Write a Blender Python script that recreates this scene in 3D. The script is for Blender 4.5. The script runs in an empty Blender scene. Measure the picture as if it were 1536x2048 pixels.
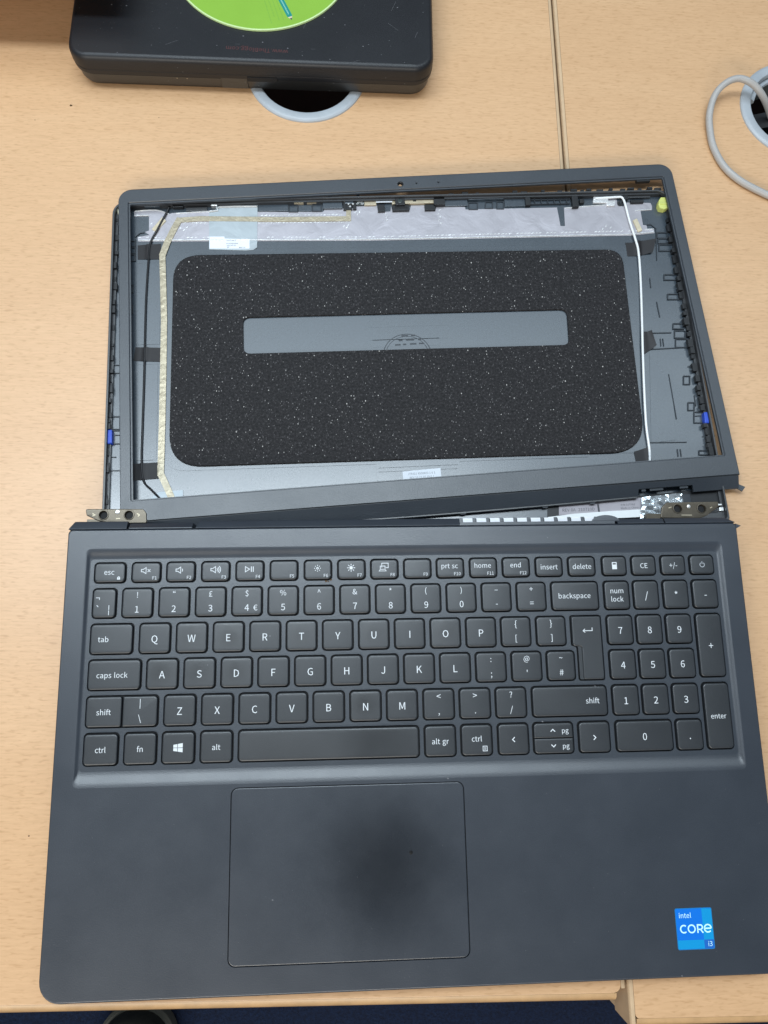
import bpy, math, random
from math import sin, cos, pi, radians
from mathutils import Matrix, Vector
from mathutils.geometry import tessellate_polygon
random.seed(7)
SC = bpy.context.scene
COL = SC.collection
MM = 0.001

# ------------------------------------------------------------------ camera (mm, desk top is z = 0)
CAM_C = Vector((-41.1115, 19.5060, 412.3680)); CAM_F = 1479.66
def rotvec(x, y, z):
    v = Vector((x, y, z)); return Matrix.Rotation(v.length, 3, v.normalized())
CAM_R = rotvec(0.2561296, -0.0472288, 0.0035786)
cd_ = bpy.data.cameras.new('camera'); cam = bpy.data.objects.new('camera', cd_); COL.objects.link(cam)
cam.matrix_world = Matrix.Translation(CAM_C * MM) @ CAM_R.to_4x4()
cd_.sensor_fit = 'VERTICAL'; cd_.sensor_height = 36; cd_.sensor_width = 27
cd_.lens = CAM_F / 2048 * 36; cd_.clip_start = 0.01; cd_.clip_end = 50
SC.camera = cam

# ------------------------------------------------------------------ light
w = bpy.data.worlds.new('World'); SC.world = w; w.use_nodes = True
bg = w.node_tree.nodes['Background']; bg.inputs[0].default_value = (0.80, 0.90, 1.0, 1); bg.inputs[1].default_value = 0.24
def area(name, loc, target, sx, sy, energy, col):
    l = bpy.data.lights.new(name, 'AREA'); l.shape = 'RECTANGLE'; l.size = sx; l.size_y = sy; l.energy = energy; l.color = col
    o = bpy.data.objects.new(name, l); COL.objects.link(o); o.location = loc
    o.rotation_euler = (Vector(target) - Vector(loc)).to_track_quat('-Z', 'Y').to_euler(); return o
area('ceiling_tube_light', (-0.32, 0.38, 1.25), (-0.32, 0.379, 0), 1.2, 0.22, 13.5, (0.80, 0.915, 1.0))
area('ceiling_back_light', (0.10, 0.90, 1.55), (0.05, 0.3, 0), 2.3, 0.6, 11.5, (0.76, 0.90, 1.0))
area('front_fill_light', (-0.45, -1.45, 0.95), (-0.15, -0.15, 0), 1.7, 0.4, 27.0, (1.0, 0.95, 0.86))  # added fill with no known lamp behind it, brightens the desk front
SC.view_settings.view_transform = 'Standard'; SC.view_settings.look = 'None'
SC.view_settings.exposure = 0.0; SC.view_settings.gamma = 1.0

# ------------------------------------------------------------------ frames
class Frame:
    def __init__(s, x, y, z, rz, rx=0):
        s.o = Vector((x, y, z)); s.rz = rz; s.rx = rx
        s.M = Matrix.Rotation(rz, 3, 'Z') @ Matrix.Rotation(rx, 3, 'X')
    def un(s, u, v, z=0):            # a point seen in the photograph, measured on the plane z of this frame
        d = CAM_R @ Vector(((u - 768) / CAM_F, -(v - 1024) / CAM_F, -1))
        c = s.M.transposed() @ (CAM_C - s.o); d = s.M.transposed() @ d
        t = (z - c.z) / d.z; return (c.x + t * d.x, c.y + t * d.y)
FW = Frame(0, 0, 0, 0)
FB = Frame(-6.634, 0.804, (28.831 + 16.285) / 2, 0.020014, math.atan2(28.831 - 16.285, 224))
FL = Frame(-5.802, 224.117, 0, 0.059075)
FZ = Frame(-0.338, 243.445, 0, 0.091642)

# ------------------------------------------------------------------ materials
def new_mat(name):
    m = bpy.data.materials.new(name); m.use_nodes = True
    nt = m.node_tree; return m, nt, nt.nodes['Principled BSDF']
def N(nt, kind, **kw):
    n = nt.nodes.new(kind)
    for k, v in kw.items():
        if k in n.inputs: n.inputs[k].default_value = v
        else: setattr(n, k, v)
    return n
def coords(nt, scale, rot=(0, 0, 0)):
    tc = N(nt, 'ShaderNodeTexCoord'); mp = N(nt, 'ShaderNodeMapping')
    mp.inputs['Scale'].default_value = scale; mp.inputs['Rotation'].default_value = rot
    nt.links.new(tc.outputs['Object'], mp.inputs[0]); return mp.outputs[0]
def ramp(nt, src, stops):
    r = N(nt, 'ShaderNodeValToRGB'); e = r.color_ramp.elements
    while len(e) < len(stops): e.new(0.5)
    for el, (p, c) in zip(e, stops):
        el.position = p; el.color = c if len(c) == 4 else (*c, 1)
    nt.links.new(src, r.inputs[0]); return r.outputs[0]
def mixc(nt, fac, a, b, mode='MIX'):
    m = N(nt, 'ShaderNodeMix', data_type='RGBA', blend_type=mode)
    for s, v in ((0, fac), (6, a), (7, b)):
        if hasattr(v, 'is_linked'): nt.links.new(v, m.inputs[s])
        else: m.inputs[s].default_value = v if s == 0 else (*v, 1)
    return m.outputs[2]
def bump(nt, src, strength, dist, bsdf, prev=None):
    b = N(nt, 'ShaderNodeBump'); b.inputs['Strength'].default_value = strength; b.inputs['Distance'].default_value = dist
    nt.links.new(src, b.inputs['Height'])
    if prev: nt.links.new(prev, b.inputs['Normal'])
    nt.links.new(b.outputs[0], bsdf.inputs['Normal']); return b.outputs[0]
def plain(name, col, rough=0.5, metal=0.0, spec=0.5, grain=0, gsize=0.5, mottle=0.0, msize=12):
    m, nt, b = new_mat(name)
    b.inputs['Base Color'].default_value = (*col, 1); b.inputs['Roughness'].default_value = rough
    b.inputs['Metallic'].default_value = metal; b.inputs['Specular IOR Level'].default_value = spec
    if mottle:
        n = N(nt, 'ShaderNodeTexNoise', Scale=1.0, Detail=4.0, Roughness=0.6)
        nt.links.new(coords(nt, (1000 / msize,) * 3), n.inputs['Vector'])
        c = ramp(nt, n.outputs[0], [(0.3, tuple(x * (1 - mottle) for x in col)), (0.7, tuple(min(1, x * (1 + mottle)) for x in col))])
        nt.links.new(c, b.inputs['Base Color'])
        r = N(nt, 'ShaderNodeMapRange'); r.inputs[3].default_value = rough - 0.06; r.inputs[4].default_value = rough + 0.06
        nt.links.new(n.outputs[0], r.inputs[0]); nt.links.new(r.outputs[0], b.inputs['Roughness'])
    if grain:
        n2 = N(nt, 'ShaderNodeTexNoise', Scale=1.0, Detail=2.0)
        nt.links.new(coords(nt, (1000 / gsize,) * 3), n2.inputs['Vector'])
        bump(nt, n2.outputs[0], grain, 0.0003, b)
    return m
def wood(name, tint=1.0, seed=0.0):
    m, nt, b = new_mat(name)
    tc = N(nt, 'ShaderNodeTexCoord'); add = N(nt, 'ShaderNodeVectorMath', operation='ADD'); add.inputs[1].default_value = (seed, seed * .7, 0)
    nt.links.new(tc.outputs['Object'], add.inputs[0])
    def mp(scale, rz=0.0):
        q = N(nt, 'ShaderNodeMapping'); q.inputs['Scale'].default_value = scale; q.inputs['Rotation'].default_value = (0, 0, rz)
        nt.links.new(add.outputs[0], q.inputs[0]); return q.outputs[0]
    broad = N(nt, 'ShaderNodeTexNoise', Scale=1.0, Detail=3.0, Roughness=0.55, Distortion=0.6)
    nt.links.new(mp((4, 26, 4), 0.02), broad.inputs['Vector'])
    fine = N(nt, 'ShaderNodeTexNoise', Scale=1.0, Detail=5.0, Roughness=0.7)
    nt.links.new(mp((60, 700, 60), 0.015), fine.inputs['Vector'])
    fleck = N(nt, 'ShaderNodeTexNoise', Scale=1.0, Detail=1.5, Roughness=0.5, Distortion=0.4)
    nt.links.new(mp((190, 900, 100), 0.05), fleck.inputs['Vector'])
    base = ramp(nt, broad.outputs[0], [(0.25, (.615 * tint, .378 * tint, .203 * tint)), (0.55, (.640 * tint, .400 * tint, .219 * tint)), (0.8, (.665 * tint, .424 * tint, .238 * tint))])
    f1 = ramp(nt, fine.outputs[0], [(0.35, (.93, .915, .89)), (0.62, (1.03, 1.03, 1.03))])
    c = mixc(nt, 1.0, base, f1, 'MULTIPLY')
    f2 = ramp(nt, fleck.outputs[0], [(0.0, (1, 1, 1)), (0.54, (1, 1, 1)), (0.74, (.84, .80, .74))])
    c = mixc(nt, 1.0, c, f2, 'MULTIPLY')
    nt.links.new(c, b.inputs['Base Color'])
    b.inputs['Roughness'].default_value = 0.40; b.inputs['Specular IOR Level'].default_value = 0.75
    p = bump(nt, fleck.outputs[0], 0.12, 0.0002, b); bump(nt, fine.outputs[0], 0.10, 0.0002, b, p)
    return m
def plastic(name, col, rough, wear_or_reflection=None, grain=0.25, gsize=0.55, spec=1.0, ior=1.5):
    """moulded laptop plastic: fine spark-eroded grain, faint smudges; wear_or_reflection = (x mm, y mm, radius mm, polish) a finger-polished patch on keys, on the touchpad a dark reflection put into the colour"""
    m, nt, b = new_mat(name)
    n = N(nt, 'ShaderNodeTexNoise', Scale=1.0, Detail=5.0, Roughness=0.62)
    nt.links.new(coords(nt, (28, 28, 28)), n.inputs['Vector'])
    g = N(nt, 'ShaderNodeTexNoise', Scale=1.0, Detail=2.0); nt.links.new(coords(nt, (1000 / gsize,) * 3), g.inputs['Vector'])
    c = ramp(nt, n.outputs[0], [(0.3, tuple(x * .94 for x in col)), (0.7, tuple(x * 1.07 for x in col))])
    gs = ramp(nt, g.outputs[0], [(0.3, (.86, .86, .86)), (0.7, (1.12, 1.12, 1.12))])
    c = mixc(nt, 1.0, c, gs, 'MULTIPLY')
    r = N(nt, 'ShaderNodeMapRange'); r.inputs[1].default_value = .3; r.inputs[2].default_value = .7
    r.inputs[3].default_value = rough - 0.028; r.inputs[4].default_value = rough + 0.028
    nt.links.new(n.outputs[0], r.inputs[0]); rr = r.outputs[0]
    if wear_or_reflection:
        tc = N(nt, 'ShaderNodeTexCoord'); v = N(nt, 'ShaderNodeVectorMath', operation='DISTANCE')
        v.inputs[1].default_value = (wear_or_reflection[0] * MM, wear_or_reflection[1] * MM, 0); nt.links.new(tc.outputs['Object'], v.inputs[0])
        nz = N(nt, 'ShaderNodeMath', operation='MULTIPLY_ADD'); nz.inputs[1].default_value = wear_or_reflection[2] * .35 * MM
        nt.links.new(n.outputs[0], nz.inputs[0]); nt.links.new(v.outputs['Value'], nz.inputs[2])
        mr = N(nt, 'ShaderNodeMapRange', interpolation_type='SMOOTHSTEP'); mr.inputs[1].default_value = wear_or_reflection[2] * .15 * MM; mr.inputs[2].default_value = wear_or_reflection[2] * 1.7 * MM
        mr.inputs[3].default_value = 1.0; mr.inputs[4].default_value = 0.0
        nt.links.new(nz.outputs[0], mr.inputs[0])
        s = N(nt, 'ShaderNodeMath', operation='MULTIPLY_ADD'); s.inputs[1].default_value = -wear_or_reflection[3]; nt.links.new(mr.outputs[0], s.inputs[0]); nt.links.new(rr, s.inputs[2]); rr = s.outputs[0]
        fc = N(nt, 'ShaderNodeMath', operation='MULTIPLY'); fc.inputs[1].default_value = wear_or_reflection[4]; nt.links.new(mr.outputs[0], fc.inputs[0])
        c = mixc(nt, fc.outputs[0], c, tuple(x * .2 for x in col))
    nt.links.new(c, b.inputs['Base Color']); nt.links.new(rr, b.inputs['Roughness'])
    b.inputs['Specular IOR Level'].default_value = spec; b.inputs['IOR'].default_value = ior
    bump(nt, g.outputs[0], grain, 0.0002, b)
    return m
def foam_mat():
    m, nt, b = new_mat('sparkle_foam')
    v = N(nt, 'ShaderNodeTexVoronoi', feature='F1', Scale=1.0, Randomness=1.0); nt.links.new(coords(nt, (880, 620, 880), (0, 0, .7)), v.inputs['Vector'])
    sel = N(nt, 'ShaderNodeSeparateColor'); nt.links.new(v.outputs['Color'], sel.inputs[0])
    rad = N(nt, 'ShaderNodeMapRange'); rad.inputs[1].default_value = .38; rad.inputs[2].default_value = 1.0; rad.inputs[3].default_value = 0.0; rad.inputs[4].default_value = .30
    nt.links.new(sel.outputs[0], rad.inputs[0])
    lt = N(nt, 'ShaderNodeMath', operation='LESS_THAN'); nt.links.new(v.outputs['Distance'], lt.inputs[0]); nt.links.new(rad.outputs[0], lt.inputs[1])
    n = N(nt, 'ShaderNodeTexNoise', Scale=1.0, Detail=4.0, Roughness=.75); nt.links.new(coords(nt, (700,) * 3), n.inputs['Vector'])
    base = ramp(nt, n.outputs[0], [(0.35, (.006, .006, .007)), (0.58, (.022, .021, .023)), (0.75, (.085, .083, .088))])
    br = ramp(nt, sel.outputs[1], [(0.0, (.05, .05, .055)), (0.6, (.13, .127, .13)), (0.88, (.28, .275, .27)), (1.0, (.5, .49, .47))])  # film glints painted in as pale flecks of the foam colour
    c = mixc(nt, lt.outputs[0], base, br); nt.links.new(c, b.inputs['Base Color'])
    b.inputs['Roughness'].default_value = 0.7; b.inputs['Specular IOR Level'].default_value = .25
    bump(nt, n.outputs[0], 0.5, 0.0006, b); return m
def foil_mat(name, col, rough, metal, crinkle, csize):
    m, nt, b = new_mat(name)
    b.inputs['Base Color'].default_value = (*col, 1); b.inputs['Roughness'].default_value = rough; b.inputs['Metallic'].default_value = metal
    n = N(nt, 'ShaderNodeTexNoise', Scale=1.0, Detail=3.0, Roughness=.55, Distortion=.8); nt.links.new(coords(nt, (1000 / csize,) * 3), n.inputs['Vector'])
    c = ramp(nt, n.outputs[0], [(0.3, tuple(x * .9 for x in col)), (0.7, tuple(min(1, x * 1.08) for x in col))]); nt.links.new(c, b.inputs['Base Color'])
    bump(nt, n.outputs[0], crinkle, 0.0008, b); return m
def carpet_mat():
    m, nt, b = new_mat('navy_carpet')
    n = N(nt, 'ShaderNodeTexNoise', Scale=1.0, Detail=4.0, Roughness=.8); nt.links.new(coords(nt, (260, 260, 260)), n.inputs['Vector'])
    c = ramp(nt, n.outputs[0], [(0.35, (.002, .007, .028)), (0.65, (.007, .022, .072))]); nt.links.new(c, b.inputs['Base Color'])
    b.inputs['Roughness'].default_value = 0.95; bump(nt, n.outputs[0], .8, .004, b); return m

M = dict(
    wood=wood('beech_laminate', 1.0, 0.0), wood2=wood('beech_laminate_right', 0.985, 3.3),
    edge=plain('beech_edge_band', (.47, .29, .14), .38, mottle=.12, msize=9),
    edge_side=plain('beech_edge_band_pale', (.56, .40, .25), .4, mottle=.08, msize=14),
    board=plain('chipboard_core', (.10, .055, .03), .9, mottle=.3, msize=3),
    tray=plain('dark_brown_board', (.07, .028, .018), .8, mottle=.2, msize=20),
    carpet=carpet_mat(),
    shell=plastic('palm_rest_plastic', (.017, .024, .036), .39),
    deck=plastic('keyboard_deck_plastic', (.020, .028, .040), .39),
    key=plastic('key_cap_plastic', (.012, .0155, .020), .42, gsize=.4, spec=.9),
    key_worn=plastic('key_cap_polished', (.012, .0155, .020), .44, wear_or_reflection=(.5, 0, 6.5, .16, .9), gsize=.4),
    key_worn2=plastic('key_cap_part_polished', (.012, .0155, .020), .44, wear_or_reflection=(-1, 1, 6.5, .10, .7), gsize=.4),
    key_space=plastic('space_bar_plastic', (.012, .0155, .020), .44, wear_or_reflection=(24, 1, 17, .08, .4), gsize=.4),
    pad=plastic('touchpad_plastic', (.017, .024, .036), .39, wear_or_reflection=(-17, -57, 33, .13, .72), gsize=.45),  # dark reflection from above painted into the touchpad colour, finish smoother there
    bezel=plastic('bezel_plastic', (.020, .027, .037), .42, grain=.4, gsize=.7),
    black=plain('black_plastic', (.008, .009, .011), .45, mottle=.15, msize=8),
    pit=plain('key_well_black', (.004, .004, .005), .7),
    lid=plastic('lid_inner_plastic', (.034, .048, .064), .27, grain=.03, gsize=1.4, spec=1.0, ior=1.56),
    lid_rib=plain('lid_rib_plastic', (.022, .028, .036), .45),
    lid_edge=plastic('lid_rim_plastic', (.022, .024, .028), .42),
    foam=foam_mat(),
    foil=foil_mat('aluminium_foil', (.44, .425, .46), .40, .5, .35, 14),
    foil_bright=foil_mat('bright_foil', (.86, .87, .88), .25, .6, .25, 4),
    crumple=foil_mat('crumpled_foil', (.78, .84, .88), .22, .8, 1.0, 5),
    mylar=foil_mat('mylar_sheet', (.40, .455, .49), .38, .1, .35, 12),
    ribbon=foil_mat('ribbon_cable_tape', (.42, .37, .27), .38, .35, .5, 3.2),
    tape=plain('black_cloth_tape', (.013, .012, .014), .6, mottle=.2, msize=4),
    wire_black=plain('black_wire', (.008, .008, .010), .4),
    wire_white=plain('white_wire', (.78, .80, .82), .35),
    paper=plain('label_paper', (.74, .78, .84), .55, mottle=.03, msize=10),
    paper_grey=plain('label_paper_grey', (.42, .39, .42), .6, mottle=.05, msize=6),
    ink=plain('print_ink', (.06, .06, .07), .6), ink_grey=plain('print_ink_grey', (.16, .17, .20), .6),
    legend=plain('key_print', (.64, .68, .72), .5), legend_dim=plain('key_print_dim', (.40, .43, .47), .5),
    beige=plain('beige_foam_tape', (.55, .49, .36), .8, mottle=.15, msize=2),
    yellow=plain('yellow_rubber', (.56, .60, .17), .5, mottle=.06, msize=4),
    cream=plain('cream_rubber', (.62, .62, .48), .55),
    blue=plain('blue_rubber', (.02, .07, .50), .45),
    bronze=plain('hinge_steel', (.115, .098, .075), .36, metal=.7, mottle=.15, msize=5),
    gold=plain('brass_shield', (.46, .40, .29), .4, metal=.4, mottle=.1, msize=5),
    silver=plain('bright_metal', (.78, .78, .77), .3, metal=.8),
    fin=plain('heatsink_fin', (.66, .67, .70), .4, metal=.2, mottle=.06, msize=3),
    pcb=plain('dark_circuit_board', (.02, .03, .03), .4),
    case=plastic('drive_case_plastic', (.008, .009, .012), .45, grain=.2, gsize=.9, spec=.45),
    case_low=plastic('drive_case_side_plastic', (.011, .011, .011), .4, grain=.2, gsize=.9),
    green=plain('disc_green_print', (.235, .44, .05), .32, mottle=.03, msize=30),
    green_dark=plain('disc_dark_print', (.20, .40, .05), .4), teal=plain('disc_teal_print', (.01, .24, .20), .4),
    disc_rim=plain('disc_clear_rim', (.55, .72, .35), .15), teal_lite=plain('disc_pale_print', (.30, .62, .58), .4),
    white=plain('glare_white_foil', (.88, .90, .90), .4, mottle=.03, msize=5),  # glare on the cable foil painted in as white
    red=plain('faded_red_print', (.085, .022, .022), .5),
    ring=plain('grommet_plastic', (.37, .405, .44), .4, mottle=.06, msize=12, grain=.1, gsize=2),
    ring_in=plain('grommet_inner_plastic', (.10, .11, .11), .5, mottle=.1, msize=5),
    cable=plain('grey_cable_sheath', (.38, .37, .36), .42, mottle=.04, msize=10),
    dust=plain('dust', (.17, .175, .19), .9), crumb=plain('crumb', (.09, .05, .02), .9),
    crumb_dark=plain('dark_crumb', (.006, .006, .007), .8),
    stick_a=plain('sticker_blue', (.0, .155, .66), .35), stick_b=plain('sticker_light_blue', (.0, .27, .60), .35), stick_c=plain('sticker_deep_blue', (.01, .12, .48), .35),
    stick_ink=plain('sticker_print', (.55, .92, .98), .4), stick_e=plain('sticker_edge', (.01, .17, .42), .3),
    shoe=plain('shoe_upper', (.018, .019, .015), .6, mottle=.3, msize=4, grain=.6, gsize=3), shoe_rim=plain('shoe_sole_rim', (.12, .12, .10), .6),
    screen=plain('monitor_plastic', (.012, .012, .013), .4), glass=plain('monitor_screen', (.006, .006, .008), .15),
)

# ------------------------------------------------------------------ geometry helpers (all in mm)
class MB:
    def __init__(s): s.v = []; s.f = []
    def add(s, v, f):
        o = len(s.v); s.v += [tuple(p) for p in v]; s.f += [tuple(i + o for i in q) for q in f]; return s
    def box(s, x0, x1, y0, y1, z0, z1, rz=0, c=None):
        cx, cy = c or ((x0 + x1) / 2, (y0 + y1) / 2); v = []
        for z in (z0, z1):
            for x, y in ((x0, y0), (x1, y0), (x1, y1), (x0, y1)):
                dx, dy = x - cx, y - cy
                v.append((cx + dx * cos(rz) - dy * sin(rz), cy + dx * sin(rz) + dy * cos(rz), z))
        return s.add(v, [(3, 2, 1, 0), (4, 5, 6, 7), (0, 1, 5, 4), (1, 2, 6, 5), (2, 3, 7, 6), (3, 0, 4, 7)])
    def cap(s, loops, z, up=True):
        loops3 = [[Vector((*p[:2], 0)) for p in l] for l in loops]
        flat = [p for l in loops for p in l]; tri = tessellate_polygon(loops3)
        f = []
        for a, b, c in tri:
            A, B, C = flat[a], flat[b], flat[c]
            ar = (B[0] - A[0]) * (C[1] - A[1]) - (B[1] - A[1]) * (C[0] - A[0])
            if abs(ar) < 1e-9: continue
            f.append((a, b, c) if (ar > 0) == up else (a, c, b))
        return s.add([(p[0], p[1], z) for p in flat], f)
    def wall(s, lo, z0, hi, z1, flip=False):
        n = len(lo); v = [(p[0], p[1], z0) for p in lo] + [(p[0], p[1], z1) for p in hi]
        f = [(i, (i + 1) % n, n + (i + 1) % n, n + i) for i in range(n)]
        return s.add(v, [q[::-1] for q in f] if flip else f)
    def prism(s, outline, z0, z1, holes=(), bev=0.0, bottom=True):
        outline = ccw(outline); holes = [ccw(h) for h in holes]
        if bev:
            top = offset(outline, -bev); mid = offset(outline, -bev * .3)
            s.wall(outline, z0, outline, z1 - bev); s.wall(outline, z1 - bev, mid, z1 - bev * .3); s.wall(mid, z1 - bev * .3, top, z1)
            th = [offset(h, bev * .6) for h in holes]
            for h, t in zip(holes, th): s.wall(h, z0, h, z1 - bev * .6, True); s.wall(h, z1 - bev * .6, t, z1, True)
        else:
            top = outline; th = holes; s.wall(outline, z0, outline, z1)
            for h in holes: s.wall(h, z0, h, z1, True)
        s.cap([top, *th], z1)
        if bottom: s.cap([outline, *holes], z0, False)
        return s
    def rings(s, loops, cap0=False, cap1=True):   # loops: [(outline, z)] bridged one to the next
        for (a, za), (b, zb) in zip(loops, loops[1:]): s.wall(a, za, b, zb)
        if cap1: s.cap([loops[-1][0]], loops[-1][1])
        if cap0: s.cap([loops[0][0]], loops[0][1], False)
        return s
    def tube(s, pts, r, n=8, smooth=4, ends=True):
        P = catmull([Vector(p) for p in pts], smooth) if smooth else [Vector(p) for p in pts]
        v = []; f = []; up = Vector((0, 0, 1))
        for i, p in enumerate(P):
            t = (P[min(i + 1, len(P) - 1)] - P[max(i - 1, 0)]).normalized()
            a = t.cross(up); a = a.normalized() if a.length > 1e-4 else Vector((1, 0, 0)); b = a.cross(t)
            for k in range(n):
                q = 2 * pi * k / n; v.append(p + a * cos(q) * r + b * sin(q) * r)
        for i in range(len(P) - 1):
            for k in range(n):
                f.append((i * n + k, i * n + (k + 1) % n, (i + 1) * n + (k + 1) % n, (i + 1) * n + k)[::-1])
        if ends: f += [tuple(range(n)), tuple(range((len(P) - 1) * n, len(P) * n))[::-1]]
        return s.add(v, f)
    def build(s, name, mat, parent=None, loc=None, smooth=True, angle=35, kind=None, flat=True):
        me = bpy.data.meshes.new(name); me.from_pydata([(a * MM, b * MM, c * MM) for a, b, c in s.v], [], s.f)
        me.materials.append(M[mat] if isinstance(mat, str) else mat)
        if smooth:
            me.polygons.foreach_set('use_smooth', [True] * len(me.polygons)); 
            weld(me); me.set_sharp_from_angle(angle=radians(angle))
        me.update(); o = link(name, me, parent, loc, kind)
        if smooth and flat: q = o.modifiers.new('flat_faces', 'WEIGHTED_NORMAL'); q.keep_sharp = True; q.weight = 80
        return o
import bmesh
def weld(me):
    bm = bmesh.new(); bm.from_mesh(me); bmesh.ops.remove_doubles(bm, verts=bm.verts, dist=2e-6); bm.to_mesh(me); bm.free()
def link(name, data, parent=None, loc=None, kind=None):
    o = bpy.data.objects.new(name, data); COL.objects.link(o)
    if parent: o.parent = parent
    if loc: o.location = [c * MM for c in loc]
    if kind: o['kind'] = kind
    return o
def thing(name, label, cat, frame=None, loc=None, group=None):
    o = bpy.data.objects.new(name, None); COL.objects.link(o); o.empty_display_size = .01
    if frame:
        o.matrix_world = Matrix.Translation(frame.o * MM) @ frame.M.to_4x4()
    if loc: o.location = [c * MM for c in loc]
    return tag(o, label, cat, group)
def tag(o, label, cat, group=None):
    o['label'] = label; o['category'] = cat
    if group: o['group'] = group
    return o
def ccw(p):
    p = [tuple(q[:2]) for q in p]
    a = sum(p[i][0] * p[(i + 1) % len(p)][1] - p[(i + 1) % len(p)][0] * p[i][1] for i in range(len(p)))
    return p if a > 0 else p[::-1]
def offset(p, d):                                  # miter offset of a CCW outline, d > 0 outwards
    n = len(p); out = []
    for i in range(n):
        a, b, c = Vector(p[i - 1]), Vector(p[i]), Vector(p[(i + 1) % n])
        e1 = (b - a).normalized(); e2 = (c - b).normalized()
        n1 = Vector((e1.y, -e1.x)); n2 = Vector((e2.y, -e2.x)); m = (n1 + n2)
        m = m / max(.3, m.dot(n1)) if m.length > 1e-6 else n1
        out.append(tuple(b + m * d))
    return out
def rrect(x0, x1, y0, y1, r, n=5):
    r = r if isinstance(r, (tuple, list)) else (r,) * 4   # bottom-left, bottom-right, top-right, top-left
    out = []
    for (cx, cy, a0), q in zip(((x0, y0, pi), (x1, y0, 1.5 * pi), (x1, y1, 0), (x0, y1, .5 * pi)), r):
        if q <= 0: out.append((cx, cy)); continue
        mx = cx + (q if cx == x0 else -q); my = cy + (q if cy == y0 else -q)
        for k in range(n + 1):
            a = a0 + k / n * pi / 2; out.append((mx + q * cos(a), my + q * sin(a)))
    return out
def fillet(p, radii, n=6):                         # round the corners of a polygon
    p = ccw(p); m = len(p); out = []
    radii = radii if isinstance(radii, (tuple, list)) else (radii,) * m
    for i in range(m):
        a, b, c = Vector(p[i - 1]), Vector(p[i]), Vector(p[(i + 1) % m]); r = radii[i]
        if r <= 0: out.append(tuple(b)); continue
        u = (a - b).normalized(); v = (c - b).normalized(); ang = u.angle(v); d = min(r / math.tan(ang / 2), .49 * (a - b).length, .49 * (c - b).length)
        for k in range(n + 1):
            t = k / n; q = (b + u * d) * (1 - t) ** 2 + b * 2 * t * (1 - t) + (b + v * d) * t * t; out.append(tuple(q))
    return out
def circle(cx, cy, r, n=32): return [(cx + r * cos(2 * pi * k / n), cy + r * sin(2 * pi * k / n)) for k in range(n)]
def catmull(P, k):
    out = []
    for i in range(len(P) - 1):
        p0, p1, p2, p3 = P[max(i - 1, 0)], P[i], P[i + 1], P[min(i + 2, len(P) - 1)]
        for j in range(k):
            t = j / k; out.append(.5 * ((2 * p1) + (p2 - p0) * t + (2 * p0 - 5 * p1 + 4 * p2 - p3) * t * t + (3 * p1 - p0 - 3 * p2 + p3) * t ** 3))
    return out + [P[-1]]
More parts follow.
